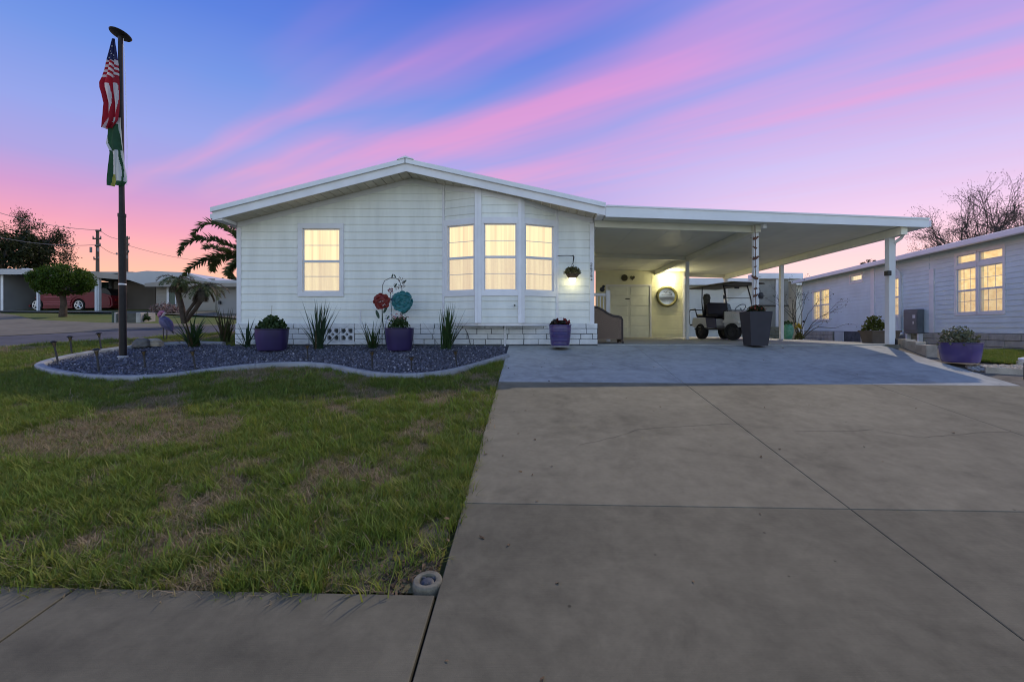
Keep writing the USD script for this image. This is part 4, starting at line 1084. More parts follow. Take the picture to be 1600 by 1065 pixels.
hc.add("wall", box(cx_(341), cx_(420), cy, cy + 6, 1.0, cz(447)), M("mid_grey_wall", (.28, .27, .26), .6, .06, .8))
hc.add("roof", box(cx_(338), cx_(425), cy - .4, cy + 6.4, cz(447), cz(439)), M("white_roof", (1, 1, 1)))
hc.add("fascia", box(cx_(338), cx_(425), cy - .46, cy - .403, cz(449), cz(443)), M("taupe_fascia", (1, 1, 1)))
hc.add("wall_lamp", cbox(cx_(343), cx_(346), cy - .12, cy - .003, cz(475), cz(470), .01), DARKM)
hc.add("wall_lamp", cbox(cx_(341.5), cx_(344.5), cy - .12, cy - .003, cz(463), cz(458), .01), DARKM)

# red car under that carport
car = Thing("red_car", "red coupe with black soft top parked in the carport across the street", "car", base=(lx(105), 30.2, 1.53))
RED = M("red_paint", (.17, .005, .015), .45, .05, 1, coat=.1)
BLK = M("black_top", (.012, .012, .014), .35, .1, 5)
P = lambda x, y: (lx(x, 29.6), at(0, y, 29.6)[2])
body = Polygon([P(44.5, 478), P(46, 472), P(52, 466), P(62, 461), P(76, 457.5), P(96, 456), P(125, 457), P(145, 456), P(160, 458), P(172, 461), P(175, 466), P(176, 477), P(172, 480.5), P(60, 482), P(47, 482)])
wheels_x = ((57, 476.5), (123, 476.5))
for wx, wy_ in wheels_x: body = body.difference(Point(P(wx, wy_)).buffer(.43))
bm = ext_xz(body.buffer(-.04).buffer(.04), 29.6, 31.3); v = bm.vertices
car.add("body", bm, RED)
car.add("side_panel", ext_xz(body.buffer(-.12), 29.56, 29.598), RED)
for yy in (464, 471, 475): car.add("trim_strip", box(P(70, yy)[0], P(112, yy)[0], 29.52, 29.558, P(70, yy + .8)[1], P(70, yy - .2)[1]), M("pink_strip", (.42, .10, .13), .4, .1, 2))
roof = Polygon([P(62, 461), P(74, 453), P(86, 449), P(104, 448.5), P(118, 451), P(128, 456.5), P(96, 455.5)])
car.add("cabin", ext_xz(roof, 29.8, 31.1), BLK)
car.add("rear_cover", ext_xz(Polygon([P(138, 456), P(142, 451), P(150, 449.5), P(163, 450), P(168, 454), P(173, 463), P(158, 460)]), 29.7, 31.2), BLK)
car.add("side_window", ext_xz(Polygon([P(74, 456), P(82, 451), P(100, 450.5), P(114, 455.5)]), 29.77, 29.797), M("dark_window", (1, 1, 1)))
for wx, wy_ in wheels_x:
    c = P(wx, wy_)
    w_ = car.add("wheel", moved(turned(trimesh.creation.cylinder(.36, .22, sections=28), PI / 2, (1, 0, 0)), (c[0], 29.72, c[1])), M("tyre", (.015, .015, .016), .8, .1, 8))
    r_ = [moved(turned(trimesh.creation.annulus(.235, .275, .03, sections=28), PI / 2, (1, 0, 0)), (c[0], 29.60, c[1]))]
    for k in range(5): a = k * 2 * PI / 5 + .3; r_.append(tube([(c[0], 29.595, c[1]), (c[0] + .25 * math.cos(a), 29.595, c[1] + .25 * math.sin(a))], [.06, .045], 5))
    car.add("rim", cat(r_), M("alloy", (.6, .6, .62), .3, .05, 3, metal=.7), parent=w_)
car.add("tail_light", box(P(174, 466)[0], P(176.4, 466)[0], 29.8, 30.1, P(0, 470)[1], P(0, 466)[1]), M("tail_red", (.25, .01, .01), .2, .05, 2))
bn = Thing("trash_bin", "dark rubbish bin with pale lid label in the carport across the street", "rubbish bin", base=(lx(14), 31, 1.53))
bn.add("bin", moved(lathe([(.35, 0), (.42, .7), (.44, .9), (.40, 1.1), (.0, 1.16)], 16), (lx(14, 31), 31, 1.5)), BLK, smooth=30)
bn.add("label", box(lx(10, 30.5), lx(16, 30.5), 30.46, 30.5, at(0, 463, 30.5)[2], at(0, 458, 30.5)[2]), LABM)
rb = Thing("red_crate", "small dark red crate on the ground by the bin across the street", "crate", base=(lx(28), 31, 1.53))
for k in range(4): rb.add("slat", cbox(lx(21, 31), lx(35, 31), 31 - .02, 31, 1.5 + k * .14, 1.61 + k * .14, .01), M("dull_red", (.12, .02, .02), .6, .1, 4))
rb.add("frame", box(lx(21.5, 31), lx(34.5, 31), 31.005, 31.4, 1.5, 2.0), M("dull_red", (1, 1, 1)))
pl = Thing("stone_planter_box", "low grey planter between pale end blocks on the grass across the street", "planter", base=(lx(203, 20), 20, .8))
y_ = 19.7; Pz = lambda y: at(0, y, y_)[2]; Px = lambda x: lx(x, y_)
pl.add("planter", cbox(Px(182.5), Px(213), y_, y_ + .7, Pz(501) - .1, Pz(488.5), .02), M("mossy_box", (.12, .12, .10), .9, .2, 4, .4, 40))
pl.add("end_block", cbox(Px(213.3), Px(221), y_ - .05, y_ + .75, Pz(502) - .1, Pz(488), .02), M("pale_block", (.42, .40, .36), .8, .1, 4)); pl.add("end_block", cbox(Px(179.5), Px(182.2), y_ - .05, y_ + .75, Pz(502) - .1, Pz(488), .02), M("pale_block", (1, 1, 1)))
ub = Thing("utility_box", "small green utility box on the grass across the street", "utility box", base=(Px(176), y_, .8))
ub.add("cabinet", cbox(Px(174), Px(178.5), y_, y_ + .35, Pz(501) - .1, Pz(487.5), .02), M("utility_green", (.05, .08, .05), .6, .1, 4)); ub.add("lid", cbox(Px(173.7), Px(178.8), y_ - .02, y_ + .37, Pz(487.5) + .002, Pz(486.5), .01), M("utility_green", (1, 1, 1)))
# ---------------------------------------------------------------- trees and palms
BARK = M("grey_bark", (.055, .048, .042), .9, .2, 6, .8, 30)
BARKB = M("brown_bark", (.075, .055, .04), .9, .2, 6, .8, 30)


def branches(p, d, L, r, depth, R, kids=(2, 3), spread=.55, shrink=.72, up=.15, bend=.12, tips=None, sides=6, out=None):
    if out is None: out = []
    n = 4; pts = [np.array(p, float)]; dd = np.array(d, float)
    for k in range(n):
        dd = dd + R.normal(0, bend, 3) + (0, 0, up * .25); dd /= np.linalg.norm(dd); pts.append(pts[-1] + dd * L / n)
    out.append(tube(pts, np.linspace(r, r * .62, n + 1), max(3, sides), cap=False))
    if depth == 0:
        if tips is not None: tips.append((pts[-1], dd)); tips.append((pts[2], dd))
        return out
    for k in range(R.integers(kids[0], kids[1] + 1)):
        ax = R.normal(0, 1, 3); ax -= dd * ax.dot(dd); ax /= np.linalg.norm(ax)
        a = spread * R.uniform(.5, 1.25)
        nd = dd * math.cos(a) + ax * math.sin(a)
        branches(pts[-1] if k < 2 else pts[R.integers(2, 4)], nd, L * shrink * R.uniform(.75, 1.15), r * .60, depth - 1, R, kids, spread, shrink, up, bend, tips, sides - 1, out)
    return out


def leaves(c, n, size, R, lw=.55, nrm=None):
    """n leaf-sized faces at the points c."""
    a = R.normal(0, 1, (n, 3)); a /= np.linalg.norm(a, axis=1, keepdims=True)
    b = np.cross(a, R.normal(0, 1, (n, 3))); b /= np.linalg.norm(b, axis=1, keepdims=True)
    s = size * R.uniform(.6, 1.3, (n, 1))
    V = np.stack([c - a * s * .5, c + b * s * lw * .5, c + a * s * .5, c - b * s * lw * .5], 1).reshape(-1, 3)
    i = np.arange(n)[:, None] * 4
    return trimesh.Trimesh(V, np.vstack([i + [0, 1, 2], i + [0, 2, 3]]), process=False)


def leafmat(name, a, b, scale=3.0, tr=.3): return M(name, a, .55, .1, scale, col2=b, translucent=tr, spec=.3, island=.4)


def bare_tree(x, y, z, h, seed, lab, lean=0.0):
    R = np.random.default_rng(seed); tips = []
    out = branches((x, y, z), (lean, 0, 1), h * .30, h * .020, 6, R, (3, 3), .50, .77, .10, .14, tips, 7)
    t = Thing("bare_tree", lab, "tree", base=(x, y, z), group=None)
    t.add("trunk", cat(out[:1]), BARK); t.add("branches", cat(out[1:]), BARK)
    c = np.array([q[0] for q in tips]); c = np.repeat(c, 4, 0) + R.normal(0, .15, (len(c) * 4, 3))
    t.add("crown", leaves(c, len(c), .085, R), M("dry_leaf", (.06, .05, .05), .8, .2, 4))


RTY = 30.0
for x, y, h, sd, lab, ln in ((1503, 30.0, 8.6, 4, "bare branching tree above the right house roof, nearest the carport roof's tip", -.06), (1548, 33.0, 10.6, 12, "tallest bare tree above the right house roof, between two others", .05), (1608, 30.0, 10.0, 23, "bare tree above the right house roof at the right edge", .0)):
    p = at(x, 512, y); bare_tree(p[0], y, -.3, h, sd, lab, ln)


def clump_tree(name, lab, x, y, z, trunk_h, c, rad, nclump, nleaf, size, mat, seed, trunk_r=.15, open_top=0.0, cat_="tree", shell=.55):
    R = np.random.default_rng(seed); c = np.array(c, float); rad = np.array(rad, float)
    t = Thing(name, lab, cat_, base=(x, y, z))
    out = [tube([(x, y, z - .1), (x + .05, y, z + trunk_h * .5), (x - .02, y, z + trunk_h)], [trunk_r * 1.3, trunk_r, trunk_r * .85], 9)]
    C = []
    for k in range(nclump):
        d = R.normal(0, 1, 3); d /= np.linalg.norm(d)
        C.append(c + d * rad * R.uniform(shell, 1.0) ** .5 * .86)
    C = np.array(C); lim = [tube([(x, y, z + trunk_h * .9), (np.array([x, y, z + trunk_h]) + q) / 2 + R.normal(0, .1, 3), q], [trunk_r * .45, trunk_r * .25, trunk_r * .08], 5) for q in C[: min(24, nclump)]]
    t.add("trunk", cat(out), BARKB, smooth=True); t.add("limbs", cat(lim), BARKB)
    per = nleaf // nclump; pts = []
    for q in C:
        cr = rad.min() * R.uniform(.20, .36)
        d = R.normal(0, 1, (per, 3)); d /= np.linalg.norm(d, axis=1, keepdims=True)
        pts.append(q + d * cr * R.uniform(.35, 1.0, (per, 1)))
    pts = np.vstack(pts)
    t.add("crown", leaves(pts, len(pts), size, R), mat)
    return t


LEAFD = leafmat("dark_oak_leaf", (.030, .045, .014), (.055, .070, .022), .8)
LEAFT = leafmat("topiary_leaf", (.060, .135, .015), (.135, .230, .025), 2.0, .45)
p = at(98, 492, 23.2)
clump_tree("round_tree", "small round clipped green tree on the grass before the red car", p[0], 23.2, p[2], 1.15, at(97, 438, 23.2), (1.42, 1.35, .80), 150, 15000, .105, LEAFT, 3, .13, shell=.75)
tl = clump_tree("oak_tree", "large dark leafy tree behind the carport house at the left edge", at(20, 480, 46)[0], 46, 1.8, 2.6, at(5, 398, 46), (4.6, 3.5, 3.0), 110, 15000, .30, LEAFD, 5, .35)
R = np.random.default_rng(44); tips = []
bb = branches(at(22, 410, 46), (.5, 0, .8), 1.7, .16, 5, R, (2, 3), .55, .76, .05, .14, tips, 6) + branches(at(8, 400, 46), (.1, 0, 1), 1.6, .16, 5, R, (2, 3), .55, .74, .1, .14, tips, 6)
tl.add("branches", cat(bb), BARK)
c = np.array([q[0] for q in tips]); c = np.repeat(c, 22, 0) + R.normal(0, .32, (len(c) * 22, 3)); tl.add("sparse_leaves", leaves(c, len(c), .15, R), LEAFD)
R = np.random.default_rng(9)
for x, y, rw, lab in ((1358, 404, 14, "distant dark treetop above the far end of the right house"), (1397, 416, 7, "small distant treetop just right of the front carport post")):
    q = at(x, y + 5, 60)
    clump_tree("distant_tree", lab, q[0], 60, 0, q[2] - 1.4, q + (0, 0, -.35), (rw * .085, .9, .75), 34, 1800, .12, LEAFD, int(x), .15)
q = at(360, 436, 70); clump_tree("distant_tree", "distant treetop above the flat grey house beside the palm", q[0], 70, 1, q[2] - 1.5, q + (0, 0, -.5), (2.6, 1, .9), 24, 2000, .25, LEAFD, 77, .2)

PALM = leafmat("palm_leaf", (.085, .150, .045), (.180, .220, .065), 4.0, .45)
PALMD = leafmat("dry_palm_leaf", (.16, .12, .06), (.10, .085, .04), 4.0, .2)
def frond(p0, d, L, droop, nl, ll, R, width=.012, up=0.3):
    """A feather palm frond: an arching rib with pairs of leaflets."""
    d = np.array(d, float); d /= np.linalg.norm(d); pts = [np.array(p0, float)]; n = 14
    for k in range(n):
        d = d + (0, 0, -droop * (.35 + k / n) / n * 2.2); d /= np.linalg.norm(d); pts.append(pts[-1] + d * L / n)
    pts = np.array(pts); rib = tube(pts, np.linspace(width * 1.6, width * .4, n + 1), 5)
    V, F = [], []
    for k in range(nl):
        t = .10 + .9 * k / nl; i = min(int(t * n), n - 1); f = t * n - i
        q = pts[i] * (1 - f) + pts[i + 1] * f; tg = pts[i + 1] - pts[i]; tg /= np.linalg.norm(tg)
        sd = np.cross(tg, (0, 0, 1)); sd /= max(np.linalg.norm(sd), 1e-6); nr = np.cross(sd, tg)
        for s in (-1, 1):
            l = ll * math.sin(PI * min(1, .12 + t * .85)) ** .6 * R.uniform(.8, 1.1)
            dv = sd * s * .72 + tg * .55 + nr * R.uniform(up - .35, up + .25); dv /= np.linalg.norm(dv)
            e = q + dv * l + (0, 0, -l * .22); m = q + dv * l * .5; wv = tg * .014; b = len(V)
            V += [q - wv * .6, q + wv * .6, m + wv, m - wv, e]; F += [[b, b + 1, b + 2], [b, b + 2, b + 3], [b + 3, b + 2, b + 4]]
    return cat([rib, trimesh.Trimesh(V, F, process=False)])


def frond_path(pts, nl, ll, R, width=.014, up=.25):
    """A frond whose rib follows given points."""
    from scipy.interpolate import splprep, splev
    pts = np.array(pts, float); tck, _ = splprep(pts.T, s=0, k=min(3, len(pts) - 1)); n = 18; P = np.array(splev(np.linspace(0, 1, n + 1), tck)).T
    rib = tube(P, np.linspace(width * 1.6, width * .4, n + 1), 5); V, F = [], []
    for k in range(nl):
        t = .06 + .94 * k / nl; i = min(int(t * n), n - 1); f = t * n - i; q = P[i] * (1 - f) + P[i + 1] * f; tg = P[i + 1] - P[i]; tg /= np.linalg.norm(tg)
        sd = np.cross(tg, (0, 0, 1)); sd /= max(np.linalg.norm(sd), 1e-6); nr = np.cross(sd, tg)
        for s in (-1, 1):
            l = ll * math.sin(PI * min(1, .16 + t * .80)) ** .6 * R.uniform(.75, 1.1); dv = sd * s * .62 + tg * .5 + nr * R.uniform(up - .45, up + .55); dv /= np.linalg.norm(dv)
            e = q + dv * l + (0, 0, -l * .15); m = q + dv * l * .5; wv = tg * .026; b = len(V)
            V += [q - wv * .6, q + wv * .6, m + wv, m - wv, e]; F += [[b, b + 1, b + 2], [b, b + 2, b + 3], [b + 3, b + 2, b + 4]]
    return cat([rib, trimesh.Trimesh(V, F, process=False)])


R = np.random.default_rng(61); PY = 14.6
pc = at(381, 393, PY)
tp_ = Thing("feather_palm", "feather palm arching out beside the left corner of the house", "palm", base=(pc[0], PY, .2))
tp_.add("trunk", tube([(pc[0] + .12, PY, .05), (pc[0] + .08, PY, 1.4), pc - (0, 0, .05)], [.16, .12, .14], 9), BARKB)
for q, dy, mt in ((((381, 393), (368, 371), (350, 356), (330, 350), (314, 355), (303, 372)), -.3, 0), (((381, 393), (362, 386), (338, 377), (312, 374), (292, 381), (281, 399)), -.5, 0), (((381, 395), (364, 396), (345, 391), (330, 386), (318, 389)), .4, 0), (((381, 397), (362, 404), (340, 403), (318, 409), (300, 419), (288, 431)), -.2, 0),
                  (((381, 397), (366, 402), (350, 400), (338, 408), (332, 424)), .5, 0), (((381, 392), (376, 366), (366, 350), (352, 343), (340, 348)), .7, 0), (((381, 392), (388, 360), (402, 344), (424, 350)), .3, 0), (((381, 394), (400, 380), (430, 380), (450, 400)), .2, 0), (((381, 396), (398, 400), (420, 410), (432, 430)), -.3, 0), (((381, 398), (376, 408), (366, 416), (360, 432)), -.4, 0)):
    m_ = len(q); tp_.add("frond", frond_path([at(x, y, PY + dy * k / (m_ - 1)) for k, (x, y) in enumerate(q)], 120, .36, R), PALM)
# the leaning pair with dead skirts, further back
tq = Thing("leaning_palm", "curved two trunked palm with a dry skirt before the white house", "palm", base=(*at(288, 497, 17.5)[:2], .5))
b0 = at(288, 497, 17.5); y_ = 17.5
t1 = [b0 + (0, 0, -.2), at(284, 480, y_), at(279, 462, y_), at(277, 447, y_), at(277, 438, y_)]
t2 = [b0 + (.02, .1, -.1), at(297, 493, y_), at(306, 482, y_), at(314, 468, y_), at(319, 458, y_)]
t3 = [b0 + (.02, .1, -.1), at(292, 489, y_), at(300, 478, y_), at(309, 466, y_), at(316, 452, y_)]
for q, r in ((t1, (.10, .10, .10, .12, .13)), (t2, (.07, .07, .07, .09, .13)), (t3, (.06, .06, .06, .07, .1))): tq.add("trunk", tube(q, r, 8), BARKB, smooth=True)
R = np.random.default_rng(8)
for c0, n, L in ((at(278, 436, y_), 11, .85), (at(318, 446, y_), 17, 1.05)):
    for k in range(n):
        a = k * 2 * PI / n + R.uniform(-.2, .2); el = R.uniform(-.2, .7)
        tq.add("frond", frond(c0, (math.cos(a) * math.cos(el), math.sin(a) * math.cos(el), math.sin(el)), L * R.uniform(.8, 1.1), 1.15, 26, .22, R, .010), PALM if R.random() < .72 else PALMD)
    sk = []
    for k in range(16):
        a = R.uniform(0, 2 * PI); sk.append(frond(c0 - (0, 0, .08), (math.cos(a) * .7, math.sin(a) * .7, -.5), L * .62, .9, 16, .16, R, .008))
    tq.add("dry_skirt", cat(sk), PALMD)


# shrubs, low plants
def blade(p0, az, L, tilt, curl, w, R):
    d0 = np.array([math.cos(az), math.sin(az)]); n = 6; V = []
    s = np.array([-d0[1], d0[0], 0]); pos = np.array(p0, float); ang = tilt
    for k in range(n + 1):
        t = k / n; ww = w * (1 - t ** 2.2) * (.75 + .5 * t * (1 - t)) + .0008
        V += [pos - s * ww / 2, pos + np.array([d0[0], d0[1], 0]) * (-.18 * ww), pos + s * ww / 2]
        ang += curl / n; pos = pos + np.array([d0[0] * math.sin(ang), d0[1] * math.sin(ang), math.cos(ang)]) * L / n
    F = []
    for k in range(n):
        a = k * 3
        for j in (0, 1): F += [[a + j, a + j + 1, a + 4 + j], [a + j, a + 4 + j, a + 3 + j]]
    return trimesh.Trimesh(V, F, process=False)


IRIS = leafmat("iris_leaf", (.045, .110, .035), (.085, .155, .045), 6.0, .2)
IRISY = leafmat("sunny_leaf", (.10, .13, .03), (.055, .085, .02), 6.0, .3)
IRISD = leafmat("blue_green_leaf", (.045, .095, .055), (.075, .135, .07), 6.0, .2)
def spiky(x, y, Y, h, w, n, lab, mat, seed, spread=.6, curl=.5, lw=.032, dead=.12, base_y=None):
    R = np.random.default_rng(seed); p = at(x, y, Y); p[2] = gz(p[0], p[1])
    t = Thing("spiky_plant", lab, "plant", base=p)
    for k in range(n):
        az = R.uniform(0, 2 * PI); tl = abs(R.normal(0, spread * .55)) + .04; o = R.normal(0, w * .10, 2)
        L = h * R.uniform(.55, 1.08) * (1.0 if tl < spread else .85)
        t.add("leaf", blade(p + (o[0], o[1], -.03), az, L, tl, curl * R.uniform(.1, 1.0), lw * R.uniform(.7, 1.2), R), mat if R.random() > dead else PALMD)
    return t
spiky(302, 541, 11.2, .95, .5, 46, "broad dark green spiky plant right of the heron at the back of the bed", IRIS, 1, .75, .9, .075)
spiky(352, 533, 12.0, 1.0, .4, 46, "tall sunlit yellow green spiky plant left of the house corner", IRISY, 2, .34, .5, .055, .3)
spiky(386, 541, 11.15, .80, .3, 16, "sparse blue green spiky plant between the house corner and left purple pot", IRISD, 3, .55, .25, .050, .05)
spiky(497, 544, 10.95, 1.2, .5, 40, "tall spiky plant under the single window beside the pierced blocks", IRISD, 4, .55, .25, .048, .10)
spiky(583, 543, 11.0, .74, .4, 46, "short dense green spiky plant just left of the middle purple pot", IRIS, 5, .65, .5, .04, .05)
spiky(698, 545, 10.9, 1.15, .5, 46, "tall spiky plant below the left bay window", IRIS, 6, .5, .2, .050, .15)
R = np.random.default_rng(15)
def bush_points(c, rad, n, R):
    d = R.normal(0, 1, (n, 3)); d /= np.linalg.norm(d, axis=1, keepdims=True); d[:, 2] = np.abs(d[:, 2]) * 1.0 - .12
    return np.array(c) + d * np.array(rad) * (R.uniform(.25, 1.0, (n, 1)) ** .6)
def stems(c, tops, r=.005): return cat([tube([c, (np.array(c) + q) / 2 + (0, 0, .02), q], [r, r * .8, r * .5], 4) for q in tops])

PURPLE = M("purple_glaze", (.058, .040, .140), .22, .1, 3, .05, 15, spec=.5, coat=.4)
PURPLED = M("deep_purple_plastic", (.030, .020, .078), .4, .1, 3)
POTSOIL = M("potting_soil", (.03, .022, .016), .95, .2, 20, .6, 60)
GERAN = leafmat("geranium_leaf", (.045, .100, .028), (.085, .150, .045), 12.0, .25)
def pot(x0, x1, y0, y1, Y, lab, mat, ribs=False, taper=.80, rim=.03, name="purple_pot"):
    c = at((x0 + x1) / 2, y1, Y); r = (x1 - x0) / 2 * Y / FPX; h = (y1 - y0) * Y / FPX
    c[2] = gz(c[0], c[1]) if Y < 11.4 else c[2]
    if ribs or Y > 9 and x0 > 800: c[2] = at(0, y1, Y)[2]
    t = Thing(name, lab, "flower pot", base=c)
    pr = [(0, 0), (r * taper * .96, 0), (r * taper, .012)]
    n = 26
    for k in range(1, n):
        q = k / n; rr = r * (taper + (1 - taper) * math.sin(q * PI / 2) ** .9)
        if ribs: rr += .006 * math.sin(q * 2 * PI * 11) * (q < .86)
        pr.append((rr, h * q * .95))
    pr += [(r * 1.0, h * .955), (r * 1.04, h * .965), (r * 1.045, h * .995), (r * 1.02, h), (r * .94, h), (r * .92, h * .96), (r * .91, h * .88)]
    t.add("pot", moved(lathe(pr, 48), c), mat, smooth=40)
    t.add("soil", moved(trimesh.creation.cylinder(r * .915, .02, sections=32), c + (0, 0, h * .87)), POTSOIL)
    return t, c, r, h
t, c, r, h = pot(401.5, 448.5, 517, 550.5, 10.7, "dark purple pot of leafy green plant nearest the left house corner", PURPLED, taper=.84)
pts = bush_points(c + (0, 0, h), (r * .98, r * .9, .36), 620, R); t.add("foliage", leaves(pts, len(pts), .085, R, .8), GERAN); t.add("stems", stems(c + (0, 0, h * .9), pts[:40]), GERAN)
t.add("stake", tube([c + (-.03, 0, h * .9), c + (0, 0, h + .55)], .004, 4), M("tan_stick", (.3, .25, .15), .7))
t, c, r, h = pot(602.5, 646, 518, 553, 10.7, "dark purple pot under the metal flower ornament, middle of the bed", PURPLED, taper=.80)
pts = bush_points(c + (.0, 0, h), (r * .85, r * .8, .30), 420, R); t.add("foliage", leaves(pts, len(pts), .075, R, .6), GERAN); t.add("stems", stems(c + (0, 0, h * .9), pts[:30]), GERAN)
PINK = M("faded_pink_petal", (.45, .22, .22), .7, .2, 20); pts = bush_points(c + (0, 0, h + .18), (r * .8, r * .8, .2), 40, R); t.add("flowers", leaves(pts, 40, .05, R, .9), PINK)
t, c, r, h = pot(858, 892.5, 507, 541.5, 10.85, "ribbed bright purple pot of dark red flowers before the brick skirt", PURPLE, True, .80)
pts = bush_points(c + (0, 0, h), (r * .98, r * .9, .17), 380, R); t.add("foliage", leaves(pts[:260], 260, .065, R, .9), M("dark_bronze_leaf", (.02, .02, .014), .5, .1, 12, translucent=.1))
pts = bush_points(c + (0.03, 0, h + .02), (r * .9, r * .8, .17), 190, R); t.add("flowers", leaves(pts, 190, .055, R, 1), M("dark_red_petal", (.22, .008, .015), .6, .2, 20, translucent=.2))
t.add("plant_tag", cbox(*sorted((c[0] - .05, c[0] + .06)), c[1] - .15, c[1] - .145, c[2] + h + .10, c[2] + h + .16, .001), LABM)
t.add("saucer", moved(lathe([(0, -.0), (r * .9, .0), (r * .95, .03), (r * .8, .03), (0, .02)], 32), c + (0, 0, 0)), M("grey_saucer", (.3, .3, .32), .7))
t, c, r, h = pot(1474.5, 1526.5, 534.5, 565.5, 9.25, "purple pot of variegated pale shrub beside the house next door", PURPLE, taper=.86)
VAR = leafmat("variegated_leaf", (.10, .14, .06), (.34, .34, .22), 25.0, .25)
pts = bush_points(c + (-.04, 0, h), (r * 1.12, r * .95, .38), 520, R); t.add("foliage", leaves(pts, len(pts), .07, R, .65), VAR); t.add("stems", stems(c + (0, 0, h * .9), pts[:40]), M("pale_stem", (.2, .18, .1), .8))
# brown trough and shrub behind the front post
bt = Thing("brown_trough", "brown ribbed trough with yellow green shrub behind the front carport post", "planter", base=at(1367, 536, 12.6))
ty = 12.6; BR = M("brown_trough", (.13, .105, .085), .7, .12, 4, .2, 30)
q0, q1 = at(1353, 536, ty), at(1396, 516, ty)
bt.add("trough", hull([[x, y, z] for x, y, z in [(q0[0] + .05, ty - .18, q0[2]), (q1[0] - .05, ty - .18, q0[2]), (q0[0] + .05, ty + .2, q0[2]), (q1[0] - .05, ty + .2, q0[2]), (q0[0], ty - .24, q1[2] - .05), (q1[0], ty - .24, q1[2] - .05), (q0[0], ty + .26, q1[2] - .05), (q1[0], ty + .26, q1[2] - .05)]]), BR)
bt.add("rim", cbox(q0[0] - .03, q1[0] + .03, ty - .27, ty + .29, q1[2] - .048, q1[2], .008), BR)
pts = bush_points(at(1366, 514, ty), (.30, .25, .46), 520, R); bt.add("foliage", leaves(pts, len(pts), .085, R, .6), leafmat("lime_leaf", (.09, .13, .02), (.17, .19, .04), 9.0)); bt.add("stems", stems(at(1366, 520, ty), pts[:40]), BARKB)
# green ceramic pot and bare shrub, back right
gy2 = 17.2
gp_ = Thing("green_pot", "speckled turquoise green pot by the back carport post", "flower pot", base=at(1231, 531, gy2))
GRN = M("turquoise_glaze", (.05, .30, .18), .3, .1, 7, col2=(.22, .46, .34), spec=.5)
c = at(1231, 530.5, gy2); gp_.add("pot", moved(lathe([(0, 0), (.11, 0), (.15, .08), (.19, .25), (.20, .40), (.17, .52), (.14, .56), (.15, .60), (.12, .60), (.11, .5)], 28), c), GRN, smooth=40)
pts = bush_points(c + (0, 0, .58), (.2, .2, .16), 120, R); gp_.add("foliage", leaves(pts, 120, .08, R, .5), IRIS)
bs = Thing("bare_shrub", "bare many stemmed shrub with yellow flowers beyond the back carport post", "shrub", base=at(1250, 531, 18))
R = np.random.default_rng(31); out = []; tips = []
for k in range(9):
    a = R.uniform(-.75, .95); b = R.uniform(-.5, .5); out += branches(at(1250 + R.uniform(-3, 3), 531, 18), (math.sin(a), math.sin(b) * .4, math.cos(a)), R.uniform(.75, 1.0), .022, 3, R, (1, 3), .45, .72, .1, .10, tips, 5)
bs.add("branches", cat(out), M("shrub_bark", (.10, .095, .085), .9, .15, 8))
c = np.array([q[0] for q in tips]); bs.add("foliage", leaves(np.repeat(c, 2, 0) + R.normal(0, .05, (len(c) * 2, 3)), len(c) * 2, .06, R), M("grey_leaf", (.10, .12, .10), .7, .2, 6))
pts = bush_points(at(1247, 512, 17.6), (.13, .13, .22), 70, R); bs.add("flowers", leaves(pts, 70, .085, R, .8), M("yellow_petal", (.50, .38, .02), .6, .1, 10, translucent=.2))
pts = bush_points(at(1249, 528, 17.6), (.2, .15, .3), 160, R); bs.add("low_foliage", leaves(pts, 160, .09, R, .5), leafmat("lime_leaf2", (.12, .15, .03), (.2, .2, .05)))
# pinkish shrubs before the white house; small plants near the heron
for x, y, Y, w, hh, n, mt, lab in ((255, 489, 26, .9, .75, 420, M("pinkish_foliage", (.19, .13, .11), .8, .2, 3, col2=(.28, .17, .15)), "low pinkish shrub against the white house across the street"), (270, 491, 25.4, .8, .7, 380, M("pinkish_foliage", (1, 1, 1)), "pinkish flowering shrub between the heron and the leaning palm"),
        (225, 499, 19.9, .28, .35, 160, GERAN, "small green shrub beside the pale end of the stone planter")):
    q = at(x, y, Y); t = Thing("low_shrub", lab, "shrub", base=q); pts = bush_points(q, (w, w * .6, hh), n, R); t.add("foliage", leaves(pts, n, .13, R, .6), mt); t.add("stems", stems(q, pts[:25], .012), BARKB)

# ---------------------------------------------------------------- bed ornaments
ROCK = M("grey_rock", (.14, .135, .13), .9, .2, 6, .8, 20, fine=.15); ROCK2 = M("beige_rock", (.40, .34, .26), .9, .15, 6, .8, 20, fine=.15)
def rock(name, c, s, mat, lab, sd):
    m = trimesh.creation.icosphere(3, 1.0); v = m.vertices
    f = meshkit.fbm(v * 1.6 + sd, 4, sd); v = v * (.72 + .55 * f[:, None]) * s; v[:, 2] = np.maximum(v[:, 2], -s[2] * .35)
    single(name, trimesh.Trimesh(v + c, m.faces, process=False), mat, lab, "rock", smooth=50)
rock("rock", at(221, 538, 11.0), np.array([.20, .16, .16]), ROCK, "dark grey rock at the back of the bed right of the flagpole", 3)
rock("rock", at(240, 537.5, 11.2), np.array([.22, .18, .15]), ROCK2, "beige rock behind the dark rock in the bed", 8)

